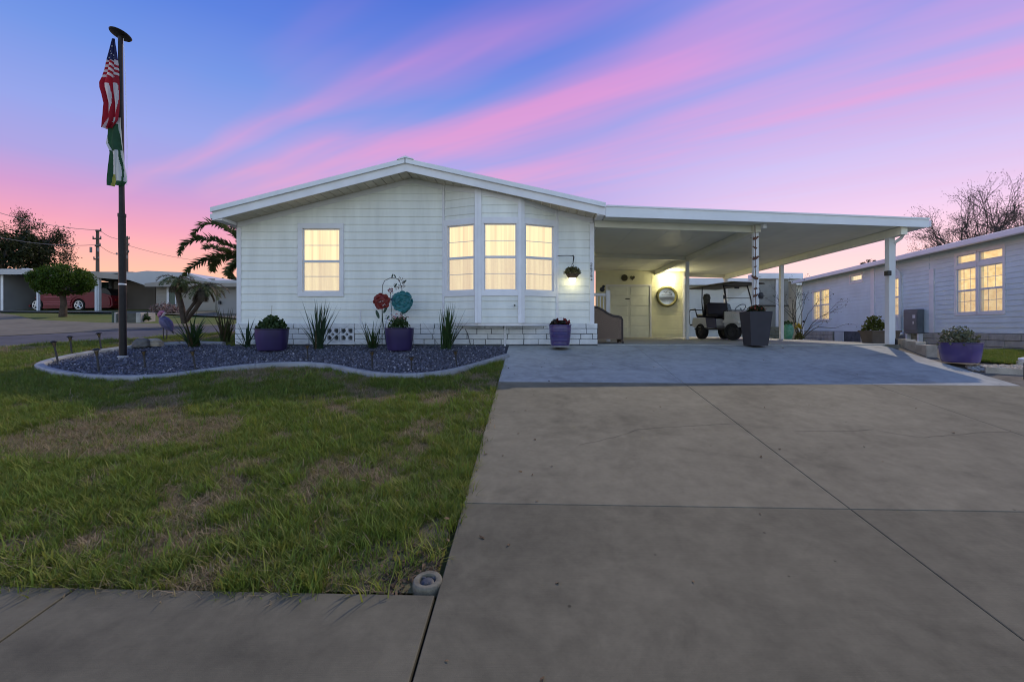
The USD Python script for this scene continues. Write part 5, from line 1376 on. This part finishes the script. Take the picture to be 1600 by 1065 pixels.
lights_px = [((91, 565), (83, 532), "at the bed's left tip, leaning"), ((112.5, 552), (109, 524), "on the back edge near the bed's left tip"), ((158.5, 545), (154, 519), "on the back edge just left of the flagpole"), ((155, 580), (150, 544), "nearest the camera in front of the flagpole"),
             ((227, 574), (224, 546), "right of the flagpole by the grey rock"), ((306, 577), (300, 546), "in front of the broad dark spiky plant"), ((481, 560), (480, 537), "under the single window"), ((582, 576), (581, 546), "left of the middle purple pot"), ((643, 577), (643, 556), "in front of the middle purple pot"), ((714, 571), (711, 546), "below the bay window, furthest right")]
SOLAR = M("amber_lens", (.10, .07, .03), .3, .1, 10)
for (bx, by), (tx, ty_), lab in lights_px:
    X, Y = gp(bx, by); b = np.array([X, Y, gz(X, Y) - .03]); e = at(tx, ty_, Y); e[1] -= .0
    ax = e - b; Lh = np.linalg.norm(ax); ax /= Lh
    t = Thing("path_light", "black solar stake light " + lab, "path light", base=b, group="black solar stake lights in the slate bed")
    t.add("stake", tube([b, b + ax * Lh * .72], .014 if Lh < .35 else .017, 7), DARKM)
    T_ = trimesh.geometry.align_vectors((0, 0, 1), ax)
    def put(m):
        m = m.copy(); m.apply_transform(T_); m.apply_translation(b); return m
    t.add("lens", put(lathe([(.012, Lh * .70), (.022, Lh * .74), (.032, Lh * .90), (.0, Lh * .9)], 10)), SOLAR, smooth=30)
    t.add("cage", cat([put(tube([(.015 * math.cos(k * PI / 2), .015 * math.sin(k * PI / 2), Lh * .70), (.048 * math.cos(k * PI / 2), .048 * math.sin(k * PI / 2), Lh * .93)], .005, 4)) for k in range(4)]), DARKM)
    t.add("hood", put(lathe([(0, Lh * .92), (.058, Lh * .92), (.062, Lh * .94), (.045, Lh * .985), (0, Lh)], 14)), DARKM, smooth=30)

# flagpole with limp flags
FY = 9.86
fp = Thing("flagpole", "tall dark bronze flagpole with disc cap standing in the slate bed", "flagpole", base=at(192, 558, FY))
pole = lambda y: at(188.2 + (y - 55) / 503 * 4.0, y, FY)
fp.add("lower_pole", tube([pole(560), pole(336)], .066, 16), BRONZE, smooth=40); fp.add("upper_pole", tube([pole(337), pole(58)], [.052, .042], 16), BRONZE, smooth=40)
fp.add("collar", tube([pole(339), pole(334)], .074, 16), BRONZE); fp.add("white_band", tube([pole(445.2), pole(442.8)], .069, 16), WHITE)
fp.add("base_ring", moved(lathe([(.0, 0), (.10, 0), (.10, .03), (.07, .045), (0, .045)], 18), at(192, 558.5, FY)), M("pale_ring", (.4, .4, .42), .6))
cap = moved(turned(turned(lathe([(0, -.02), (.10, -.03), (.19, -.012), (.20, .006), (.17, .022), (.06, .05), (0, .055)], 24), .16, (0, 1, 0)), -.22, (1, 0, 0)), pole(54)); fp.add("solar_cap", cap, BRONZE, smooth=40)
fp.add("finial", moved(trimesh.creation.icosphere(1, .02), pole(48.5)), BRONZE)
fp.add("halyard", tube([pole(62) + (.09, -.03, 0), pole(130) + (.13, -.03, 0), pole(225) + (.16, -.04, 0), pole(290) + (.14, -.03, 0)], .006, 4), WHITE)


def cloth(name, lab, rows, ncol, folds, depth, parts, seed, base):
    """A limp hanging cloth. rows: (y, left x, right x) in pixels of the frame, hung at the pole; parts(s, t) names the piece that a face belongs to."""
    R = np.random.default_rng(seed); ys = np.array([r[0] for r in rows], float); n = int((ys[-1] - ys[0]) / .6)
    yy = np.linspace(ys[0], ys[-1], n); xl = np.interp(yy, ys, [r[1] for r in rows]); xr = np.interp(yy, ys, [r[2] for r in rows])
    s = np.linspace(0, 1, ncol); V = np.zeros((n, ncol, 3)); ph = R.uniform(0, 6)
    for i in range(n):
        t = i / (n - 1); wv = np.sin(s * folds * 2 * PI + ph + .7 * math.sin(t * 4)) * depth * (.35 + .65 * t)
        sw = s + .035 * np.sin(s * folds * 2 * PI * 1 + 2 + ph)
        for j in range(ncol):
            V[i, j] = at(xl[i] + (xr[i] - xl[i]) * sw[j], yy[i], FY) + (0, -.07 + wv[j], 0)
    t = Thing(name, lab, "flag", base=base); F = {}
    for i in range(n - 1):
        for j in range(ncol - 1):
            k = parts((j + .5) / (ncol - 1), (i + .5) / (n - 1))
            a = i * ncol + j; F.setdefault(k, []).extend([[a, a + 1, a + ncol + 1], [a, a + ncol + 1, a + ncol]])
    V = V.reshape(-1, 3)
    for (nm, mt), f in F.items():
        m = trimesh.Trimesh(V, f, process=False); m.remove_unreferenced_vertices(); t.add(nm, m, mt, smooth=True)
    return t, V.reshape(n, ncol, 3)
FR, FW, FBL = M("flag_red", (.33, .012, .03), .8, .05, 4, translucent=.35), M("flag_white", (.58, .58, .60), .8, .04, 4, translucent=.35), M("flag_blue", (.025, .03, .11), .8, .05, 4, translucent=.3)
def us(s, t):
    if t < .24: return ("blue_canton", FBL)
    if t < .44:
        k = int((t - .24 + .03 * math.sin(s * 5)) / .028); return (("red_stripe", FR) if k % 2 else ("white_stripe", FW))
    if t < .50: return ("red_stripe", FR)
    c = s * 1.0 + .10 * math.sin(t * 7)
    k = int(c * 4.4 + (t - .5) * .9)
    return (("white_stripe", FW) if k % 2 else ("red_stripe", FR)) if t < .93 or s < .5 else ("red_stripe", FR)
fl_, FVV = cloth("national_flag", "limp star spangled flag of red and white stripes hanging near the pole top", [(64, 181, 184), (80, 177, 186), (98, 172, 188), (112, 169, 189), (124, 165, 189), (132, 161, 189.5), (140, 161.5, 190), (150, 165, 190), (165, 169, 191), (182, 168, 191), (192, 167, 190), (203, 166, 182)], 52, 2.2, .06, us, 5, at(181, 64, FY))
st_ = []
for i, j in ((33, 16), (33, 34), (40, 24), (44, 12), (44, 40), (49, 30), (21, 24), (51, 18)):
    c = FVV[i, j] + (0, -.012, 0); a = np.arange(10) * PI / 5 + PI / 2; rr = np.where(np.arange(10) % 2 == 0, .022, .009)
    st_.append(trimesh.creation.triangulate_polygon(Polygon(np.column_stack([c[0] + rr * np.cos(a), c[2] + rr * np.sin(a)])), engine="earcut") + (c[1],))
fl_.add("stars", cat([trimesh.Trimesh(np.column_stack([v[:, 0], np.full(len(v), y), v[:, 1]]), f, process=False) for v, f, y in st_]), FW)
GFL, PFL, YFL = M("flag_green", (.025, .09, .045), .8, .1, 9, translucent=.3), M("flag_pale", (.60, .66, .66), .8, .05, 5, translucent=.35), M("flag_yellow_green", (.32, .36, .08), .8, .1, 9, translucent=.3)
def garden(s, t):
    e = .06 * math.sin(9 * t + 5 * s)
    if t < .10: return ("white_field", PFL)
    if t < .48: return ("green_field", GFL) if s + e > .04 and s < .78 + e else ("white_field", PFL)
    if s < .16 + e * .5: return ("green_edge", GFL)
    if t > .82 and s < .42: return ("yellow_flowers", YFL)
    if t > .93: return ("green_edge", GFL)
    return ("white_field", PFL) if not (.68 < s + e < .76) else ("green_edge", GFL)
cloth("garden_flag", "pale second flag with green field and leaf pattern hanging below the striped flag", [(186, 176, 193), (200, 174, 194), (212, 173, 195.5), (226, 170, 197), (236, 175, 198), (240, 176, 198.5), (262, 174.5, 200), (284, 173.5, 202.5), (292, 174, 196)], 48, 1.6, .05, garden, 9, at(176, 186, FY) + (0, 0, 0))

# metal flower ornament behind the middle pot
OY = 10.98
mo = Thing("metal_flower_ornament", "painted metal flowers, red and teal, on a wire arch behind the middle purple pot", "ornament", base=at(622, 535, OY))
o = lambda x, y, d=0: at(x, y, OY + d)
DG = M("painted_leaf", (.02, .05, .03), .5, .1, 8)
mo.add("arch", cat([tube([o(597, 540), o(597, 470), o(597.5, 446), o(601, 438.5), o(609, 434.5), o(618, 434)], .008, 5), tube([o(618, 434), o(624, 438), o(628, 450), o(629, 535)], .008, 5)]), DARKM)
mo.add("stem", cat([tube([o(597, 478), o(598, 500), o(604, 540)], .01, 5), tube([o(627, 482), o(626, 505), o(622, 540)], .012, 5), tube([o(610, 457), o(612, 490), o(614, 540)], .008, 5)]), DG)
def rose(x, y, r, nm, mat, n, seed, lab_=None):
    R = np.random.default_rng(seed); c = o(x, y, -.05); ms = []
    for k in range(n):
        q = math.sqrt((k + .5) / n); a = k * 2.39996; rr = r * OY / FPX * q
        pc = c + (rr * math.cos(a), -.05 * (1 - q * q) + .05 * R.random(), rr * math.sin(a)); s = r * OY / FPX * (.20 + .10 * q)
        m = trimesh.creation.uv_sphere(s, count=(5, 7)); m.vertices = m.vertices * (1, .22, .72); m = turned(m, .6 * R.normal(), (1, 0, 0)); m = turned(m, -a + PI / 2, (0, 1, 0)); ms.append(moved(m, pc))
    mo.add(nm, cat(ms), mat, smooth=40)
rose(596, 470.5, 12, "red_flower", M("painted_red", (.50, .05, .04), .45, .2, 18, island=.6, col2=(.34, .03, .03)), 44, 3)
rose(628.5, 471, 15.0, "teal_flower", M("painted_teal", (.03, .30, .36), .4, .2, 18, island=.6, col2=(.07, .42, .45)), 60, 4); rose(616, 467, 5.5, "blue_flower", M("painted_blue", (.05, .16, .30), .4, .2, 18, island=.6), 18, 14)
rose(610, 453.5, 4, "small_red_flower", M("painted_crimson", (.42, .03, .06), .45, .2, 18, island=.6), 19, 5)
for k, (x, y, r) in enumerate(((625, 436, 3.6), (630, 441, 3.2), (620, 450, 2.8), (624, 447.5, 3.4), (630.5, 447, 2.6), (617, 445, 2.4))): rose(x, y, r, "pink_flower", M("painted_pink", (.42, .26, .22), .5, .2, 18, island=.6), 9, 20 + k)
for x, y, a, l in ((590, 491, -.35, 7), (635, 484, .8, 9), (602, 484, .5, 6), (613, 431, .3, 3.4), (617, 431, -.6, 3), (632, 440, .9, 4), (606, 496, .6, 4), (634, 498, .2, 4), (618, 446, .5, 4)):
    q = o(x, y, -.03); m = trimesh.creation.uv_sphere(1, count=(5, 8)); m.vertices = m.vertices * (l * .35 * OY / FPX, .006, l * OY / FPX); mo.add("leaf", moved(turned(m, a, (0, 1, 0)), q), DG, smooth=40)
R = np.random.default_rng(4); wl = []
for k in range(26):
    x = R.uniform(600, 622); y = R.uniform(488, 512); q = o(x, y, -.04); m = trimesh.creation.uv_sphere(1, count=(4, 6)); m.vertices = m.vertices * (.012, .004, .035); wl.append(moved(turned(m, R.uniform(-1, 1), (0, 1, 0)), q))
mo.add("silver_leaves", cat(wl), M("painted_silver", (.42, .46, .58), .4, .15, 10, metal=.3))

# heron statue on the grass beyond the bed
HYY = 12.4
he = Thing("heron_statue", "purple grey metal heron standing on the grass behind the bed", "statue", base=at(257, 528, HYY))
hp = lambda x, y, d=0.0: at(x, y, HYY + d)
segs = [hp(252, 494), hp(256, 500), hp(261, 506), hp(265, 511), hp(269, 517)]
hb_ = tube(segs, [.055, .125, .14, .105, .03], 14); he.add("body", hb_, M("heron_purple", (.11, .095, .20), .5, .15, 14, col2=(.07, .075, .16)), smooth=True)
he.add("wing", cat([hull(np.vstack([trimesh.creation.icosphere(1, .05 - .008 * k).vertices * (1, .5, 1) + hp(258 + 2.6 * k, 499 + 2.5 * k, -.12 + .015 * k), trimesh.creation.icosphere(1, .016).vertices + hp(264 + 2.4 * k, 511 + 3 * k, -.09 + .02 * k)])) for k in range(3)]), M("heron_wing", (.05, .055, .14), .5, .1, 14), smooth=30)
he.add("tail", hull(np.vstack([trimesh.creation.icosphere(1, .04).vertices + hp(266, 511), trimesh.creation.icosphere(1, .012).vertices + hp(271, 521)])), DARKM)
he.add("neck", tube([hp(252, 494), hp(249.5, 491), hp(251, 487.5), hp(255, 487), hp(257, 490)], [.075, .06, .045, .035, .03], 10), M("heron_pink", (.40, .14, .24), .5, .15, 14), smooth=True)
he.add("head", hull(np.vstack([trimesh.creation.icosphere(1, .038).vertices + hp(257.5, 489.5), trimesh.creation.icosphere(1, .006).vertices + hp(251, 496, -.16)])), M("heron_cream", (.45, .36, .30), .5, .1, 14))
for a, b, c_ in (((255.5, 508), (255, 518), (255.8, 529.5)), ((260, 509), (260.8, 518), (260.3, 529.5))): he.add("leg", tube([hp(*a), hp(*b), hp(*c_)], .012, 6), DARKM)
# ---------------------------------------------------------------- golf cart
GP = np.array([6.85, 15.5, 0.0]); TH = 1.7 / 2
fw = np.array([.26, -.966]); lf = np.array([.966, .26])
org = GP[:2] - fw * .85 + lf * .52
gc = Thing("golf_cart", "grey and black golf cart with dark roof parked under the carport", "golf cart", base=(org[0], org[1], 0), rz=math.atan2(fw[1], fw[0]))
CB = M("cart_grey", (.60, .60, .60), .3, .05, 2, coat=.5, space="object"); SEAT = M("black_vinyl", (.012, .012, .018), .5, .1, 8, space="object"); TY = M("tyre", (1, 1, 1)); BLUE = M("cart_navy", (.05, .055, .11), .35, .05, 2, space="object")
A = lambda *a, **k: gc.add(*a, local=True, **k)
A("floor", cbox(-1.25, 1.15, -.55, .55, .34, .42, .02), DARKM)
cow = hull(np.array([[x, s * w, z] for s in (-1, 1) for x, w, z in ((.50, .56, .46), (1.18, .50, .44), (1.34, .40, .56), (1.30, .38, .74), (1.10, .44, .86), (.60, .54, 1.00), (.48, .55, .98))]))
A("front_cowl", cow, CB, smooth=25)
A("dashboard", hull(np.array([[x, s * .53, z] for s in (-1, 1) for x, z in ((.36, .72), (.52, .66), (.55, 1.02), (.40, 1.00))])), SEAT)
for s in (-1, 1):
    A("front_fender", hull(np.array([[x, s * y, z] for y in (.42, .60) for x, z in ((.42, .60), (.55, .72), (.98, .74), (1.22, .64), (1.22, .58), (.95, .66), (.6, .64))])), CB)
    A("headlight", cbox(1.27, 1.335, s * .30 - .09, s * .30 + .09, .60, .69, .02), M("headlight_glass", (.6, .6, .6), .15, .02, 3))
A("front_bumper", cbox(1.20, 1.40, -.50, .50, .34, .50, .04), DARKM)
A("rear_body", hull(np.array([[x, s * .57, z] for s in (-1, 1) for x, z in ((-1.30, .44), (-.02, .42), (.06, .50), (.02, .74), (-.55, .80), (-1.30, .80), (-1.36, .62))])), CB, smooth=25)
for s in (-1, 1): A("side_panel", hull(np.array([[x, s * y, z] for y in (.565, .60) for x, z in ((-.42, .44), (.10, .42), (.05, .76), (-.50, .80))])), BLUE)
A("seat", cbox(-.62, .06, -.54, .54, .80, .93, .05), SEAT); A("backrest", hull(np.array([[x, s * y, z] for s in (-1, 1) for x, y, z in ((-.52, .53, .92), (-.40, .53, .92), (-.64, .50, 1.30), (-.54, .50, 1.30), (-.60, .40, 1.36))])), SEAT, smooth=25)
A("rear_seat", cbox(-1.20, -.74, -.52, .52, .82, .94, .04), SEAT); A("rear_backrest", hull(np.array([[x, s * y, z] for s in (-1, 1) for x, y, z in ((-.80, .5, .94), (-.70, .5, .94), (-.70, .46, 1.28), (-.62, .46, 1.28))])), SEAT)
A("rear_deck", cbox(-1.62, -1.22, -.5, .5, .50, .56, .015), DARKM)
A("grab_frame", cat([tube([(-1.62, s * .5, .56), (-1.64, s * .5, 1.0), (-1.58, s * .5, 1.12), (-1.25, s * .5, 1.14), (-1.16, s * .5, .9)], .022, 6) for s in (-1, 1)] + [tube([(-1.58, -.5, 1.12), (-1.58, .5, 1.12)], .022, 6)]), DARKM)
for s in (-1, 1):
    A("roof_post", tube([(.62, s * .53, .98), (.50, s * .52, 1.5), (.36, s * .50, 1.92)], .024, 6), DARKM); A("roof_post", tube([(-.72, s * .53, .82), (-.80, s * .53, 1.4), (-.82, s * .5, 1.92)], .022, 6), DARKM)
A("roof", hull(np.array([[x, y, z] for x, y, z in [(sx_ * 1.30 - .22, sy_ * .62, 1.92) for sx_ in (-1, 1) for sy_ in (-1, 1)] + [(sx_ * 1.27 - .22, sy_ * .60, 1.965) for sx_ in (-1, 1) for sy_ in (-1, 1)] + [(sx_ * .85 - .22, sy_ * .38, 2.03) for sx_ in (-1, 1) for sy_ in (-1, 1)]])), M("cart_roof", (.045, .042, .038), .5, .1, 3, space="object"), smooth=25)
A("windshield", hull(np.array([[x + d, s * .50, z] for s in (-1, 1) for d in (0, .006) for x, z in ((.60, 1.02), (.37, 1.90))])), GLASS)
A("windshield_frame", cat([tube([(.58, -.5, 1.04), (.58, .5, 1.04)], .014, 5), tube([(.48, -.5, 1.47), (.48, .5, 1.47)], .012, 5), tube([(.37, -.5, 1.89), (.37, .5, 1.89)], .014, 5)]), DARKM)
A("steering_wheel", moved(turned(trimesh.creation.torus(.19, .018, 24, 8), -.75, (0, 1, 0)), (.28, .28, 1.12)), DARKM, smooth=True); A("steering_column", tube([(.45, .28, .90), (.28, .28, 1.12)], .025, 6), DARKM)
A("mirror", cat([cbox(.50, .53, -.62, -.52, 1.42, 1.56, .01), cbox(.42, .45, -.10, .10, 1.80, 1.86, .008)]), DARKM)
A("golf_bag", moved(lathe([(.10, 0), (.12, .1), (.12, .5), (.14, .62), (.10, .75), (0, .78)], 14), (-.9, -.25, .94)), M("bag_cloth", (.10, .10, .085), .8, .2, 12, space="object"), smooth=40)
A("decal", cat([moved(turned(turned(meshkit.text_mesh(c_, .07, .003, True), PI / 2, (1, 0, 0)), -.10), (.62 + k * .075, -.567 + .013 * k, .80)) for k, c_ in enumerate("/////")]), M("white_label", (1, 1, 1)))
for x, yy, rr in ((.86, -.50, .29), (.86, .50, .29), (-.84, -.50, .29), (-.84, .50, .29)):
    st_a = .30 if x > 0 else 0.0
    w0 = lathe([(.17, -.10), (.25, -.11), (.285, -.08), (.29, -.03), (.29, .03), (.285, .08), (.25, .11), (.17, .10)], 28); w0 = moved(turned(turned(w0, PI / 2, (1, 0, 0)), st_a), (x, yy, rr))
    wp = A("wheel", w0, TY, smooth=40)
    A("rim", moved(turned(turned(cat([trimesh.creation.cylinder(.175, .12, sections=24), moved(trimesh.creation.cylinder(.05, .20, sections=10), (0, 0, 0))] + [moved(turned(cbox(.04, .16, -.02, .02, -.075, .075, .004), k * 2 * PI / 5), (0, 0, 0)) for k in range(5)]), PI / 2, (1, 0, 0)), st_a), (x, yy, rr)), M("dark_rim", (.05, .05, .055), .35, .1, 4, metal=.5, space="object"), parent=wp)

# ---------------------------------------------------------------- things at the carport front
ty_ = 11.0
tp2 = Thing("tall_planter", "tall tapered charcoal planter with low flowers before the inner carport post", "planter", base=at(1188, 540, ty_))
PLA = M("charcoal_plastic", (.028, .027, .036), .5, .1, 4)
c = at(1187, 540, ty_); wb, wt, hh = .205, .275, (540 - 487.5) * ty_ / FPX
tp2.add("planter", hull([[c[0] + s * w, c[1] + .2 + q * w, c[2] + z] for s in (-1, 1) for q in (-1, 1) for w, z in ((wb * .97, 0), (wb, .012), (wt, hh - .012), (wt * .98, hh - .002))]), PLA)
rimp = sbox(-wt, -wt, wt, wt).difference(sbox(-wt * .88, -wt * .88, wt * .88, wt * .88)); tp2.add("rim", moved(ext(rimp, .018), (c[0], c[1] + .2, c[2] + hh)), PLA)
R = np.random.default_rng(70); pts = bush_points(c + (0, .2, hh), (.24, .22, .20), 420, R); tp2.add("foliage", leaves(pts, len(pts), .07, R, .9), leafmat("begonia_leaf", (.018, .035, .010), (.05, .065, .015), 12))
pts = bush_points(c + (0, .16, hh + .06), (.22, .2, .14), 60, R); tp2.add("flowers", leaves(pts, 60, .05, R, 1), M("begonia_red", (.25, .05, .03), .6, .2, 20, translucent=.2))
gy3 = 11.18
ga = Thing("bird_chain", "hanging chain of copper birds in front of the inner carport post", "garden chain", base=at(1180.5, 352, gy3))
gq = lambda x, y: at(x, y, gy3)
ga.add("chain", tube([gq(1179.5, 352), gq(1180.5, 380), gq(1180, 420), gq(1181.5, 440), gq(1180.5, 455), gq(1181, 477)], .010, 5), M("copper", (.15, .07, .045), .45, .2, 12, metal=.5))
COP = M("copper", (1, 1, 1))
for y, s, fl2 in ((372.5, 1.15, 1), (387, .85, -1), (403.5, 1.25, 1), (417, .55, 1), (434, 1.3, -1), (451, .7, 1), (462, 1.0, 1)):
    b = gq(1180, y); k = .036 * s
    m = [moved(trimesh.creation.uv_sphere(1, count=(7, 10)), (0, 0, 0))]; m[0].vertices = m[0].vertices * (k * 1.7, k * .75, k * .8); m[0] = turned(m[0], -.4 * fl2, (0, 1, 0))
    m += [moved(trimesh.creation.icosphere(1, k * .55), (fl2 * k * 1.5, 0, k * .9)), hull(np.array([[fl2 * k * 1.8, y_, z_ + k * .9] for y_ in (-.3 * k, .3 * k) for z_ in (-.2 * k, .2 * k)] + [[fl2 * k * 2.6, 0, k * 1.0]])), hull(np.array([[-fl2 * k * 1.0, -.3 * k, -.1 * k], [-fl2 * k * 1.0, .3 * k, .2 * k], [-fl2 * k * 3.0, -.5 * k, .5 * k], [-fl2 * k * 3.0, .5 * k, .6 * k]]))]
    for sd in (-1, 1): m.append(hull(np.array([[.5 * k, sd * .5 * k, .2 * k], [-.8 * k, sd * .5 * k, .1 * k], [-.6 * k, sd * 1.6 * k, 1.4 * k], [.2 * k, sd * .6 * k, .5 * k]])))
    ga.add("bird", moved(cat(m), b), COP, smooth=30)
ga.add("lantern", moved(lathe([(.0, -.08), (.05, -.07), (.065, .0), (.05, .07), (.0, .09)], 12), gq(1189, 462)), DARKM); ga.add("lantern_hook", tube([gq(1181, 452), gq(1186, 450), gq(1189, 456)], .007, 4), DARKM)

# hanging basket and globe lamp on a bracket
by = 11.28
hbk = Thing("hanging_basket", "hanging plant basket on a black bracket right of the bay window", "hanging basket", base=at(894, 400, by))
hbk.add("bracket", cat([tube([at(871.5, 399.5, 11.46), at(885, 399.2, by), at(894.5, 399.5, by)], .010, 5), tube([at(894.7, 398.8, by), at(896.5, 401, by), at(895.5, 411, by)], [.02, .018, .012], 6)]), DARKM)
hbk.add("hook", cat([tube([at(894.5, 411, by), at(892.5, 417, by), at(886, 424, by)], .005, 4), tube([at(894.5, 411, by), at(897, 417, by), at(903, 424, by)], .005, 4)]), DARKM)
hbk.add("basket", moved(lathe([(.05, -.12), (.12, -.08), (.17, .0), (.16, .0), (.10, -.06), (.0, -.08)], 20), at(894.5, 428, by)), M("coir_basket", (.10, .07, .04), .9, .2, 20), smooth=40)
R = np.random.default_rng(12); pts = bush_points(at(894.5, 426.5, by), (.225, .19, .18), 620, R); hbk.add("foliage", leaves(pts, len(pts), .06, R, .5), leafmat("olive_leaf", (.13, .15, .05), (.26, .22, .10), 14))
gl_ = Thing("globe_lamp", "lit white globe lamp hanging under the plant basket", "lamp", base=at(894, 436, by))
GLO = glow("globe_white", (1.0, .93, .52), (1.0, .90, .50), 9.0)
gl_.add("globe", moved(trimesh.creation.icosphere(3, .088), at(894.5, 436.5, by)), GLO, smooth=True); gl_.add("socket", tube([at(894.5, 427, by), at(894.5, 431, by)], .03, 10), DARKM)

# sprinkler ring set in the corner of the lawn
kc = np.array([*gp(668, 907), 0]); kc[2] = gz(kc[0], kc[1])
sp = Thing("cleanout_cover", "pale concrete ring with grey cap sunk in bare soil at the lawn corner", "drain cover", base=kc)
rg = lathe([(.048, -.06), (.050, .004), (.055, .011), (.078, .013), (.086, .008), (.091, -.005), (.093, -.06)], 36); sl_ = math.atan(.1322)
sp.add("ring", moved(turned(rg, sl_, (1, 0, 0)), kc), M("cast_ring", (.19, .175, .13), .9, .2, 14, .4, 80), smooth=40)
sp.add("cap", moved(turned(lathe([(0, -.02), (.047, -.02), (.047, -.008), (.038, -.004), (.025, .007), (.0, .010)], 28), sl_, (1, 0, 0)), kc), M("grey_plastic", (.055, .06, .07), .5, .1, 20), smooth=30)
for dx, dy in ((-.03, .03), (.035, .03), (0, -.035)): sp.add("lug", moved(cbox(dx - .012, dx + .012, dy - .008, dy + .008, -.01, .008, .003), kc), M("grey_plastic", (1, 1, 1)))

# ---------------------------------------------------------------- utility poles and wires
WOODP = M("pole_wood", (.10, .08, .065), .9, .2, 4, .4, 20, stretch=(1, 1, .1))
def upole(x, ytop, Y, arms, lab, extra):
    b = at(x, 470, Y); t_ = at(x, ytop, Y); k = Y / FPX
    t = Thing("utility_pole", lab, "utility pole", base=b)
    t.add("pole", tube([b - (0, 0, 1), t_], [.19, .13], 10), WOODP)
    for y, l, r in arms: t.add("crossarm", cbox(t_[0] - l * k, t_[0] + r * k, Y - .20, Y - .13, at(0, y, Y)[2] - .09, at(0, y, Y)[2] + .06, .01), WOODP)
    for y, l, r in arms:
        for q in (-l * .85, r * .9):
            if abs(q) > 2: t.add("insulator", moved(lathe([(.05, 0), (.07, .06), (.04, .12), (.06, .18), (0, .2)], 8), (t_[0] + q * k, Y - .165, at(0, y, Y)[2] + .062)), M("grey_insulator", (.2, .2, .2), .4))
    for dx, y, w_, h_ in extra: t.add("transformer", moved(trimesh.creation.cylinder(w_ * k, h_ * k, sections=14), (t_[0] + dx * k, Y - .35, at(0, y, Y)[2])), M("transformer_grey", (.20, .20, .21), .5, .1, 3))
    return t_
PA = upole(152.5, 359, 48, [(361, 1, 8), (373, 5.5, 8), (384, 2, 7), (405, 4, 4)], "utility pole with crossarms left of the flagpole", [(-5.5, 391, 1.6, 8), (5.5, 391, 1.3, 6)])
PB = upole(198.3, 369, 60, [(373, 3, 6), (383, 2, 5.5), (394, 2, 5)], "farther utility pole half hidden behind the flagpole", [(3, 402, 1.4, 5), (-12, 397, 1.2, 3)])
WIRE = M("pale_wire", (.25, .22, .22), .6, .05, 2)
def wire(a, b, lab, sag=.6, r=.025):
    t = np.linspace(0, 1, 26); p = np.outer(1 - t, a) + np.outer(t, b); p[:, 2] -= sag * 4 * t * (1 - t); single("power_line", tube(p, r, 4), WIRE, lab, "power line")
A0 = PA + (.35, -.16, -.05); A1 = np.array([PA[0] + .3, 48 - .16, at(0, 384, 48)[2] + .1])
wire(at(-60, 312, 40), A0, "upper pale power line running left from the nearer utility pole")
wire(at(-60, 356, 40), A1, "lower pale power line running left from the nearer utility pole")
wire(A0, PB + (.2, -.16, 0), "upper power line between the two utility poles")
wire(A1, np.array([PB[0] + .2, 59.8, at(0, 394, 60)[2]]), "lower power line between the two utility poles")
wire(np.array([PB[0] + .4, 59.8, at(0, 384, 60)[2]]), at(400, 408, 80), "power line running right from the farther pole towards the palm", 1.0)

R = np.random.default_rng(5); mq = kc[:2] + R.normal(0, 1, (420, 2)) * (.17, .16) + (-.10, .10)
mq = mq[(mq[:, 0] < -.60) & (mq[:, 1] > SWE(-.6) + .03) & (np.hypot(*(mq - kc[:2]).T) > .115)]
instancer("bare_soil_litter", [("chip", hull(np.random.default_rng(k).normal(0, 1, (9, 3)) * (.011, .006, .004)), M("soil_chip", (.13, .085, .05), .9, .3, 20, space="object", rnd=.6), False) for k in range(4)], np.column_stack([mq, ground_z(mq[:, 0], mq[:, 1]) - .028]), R.integers(0, 4, len(mq)), R.uniform(.6, 1.6, len(mq)), R.uniform(0, 6.28, len(mq)), R.normal(0, .4, (len(mq), 2)), "brown mulch chips on the bare lawn corner round the concrete ring", "mulch")
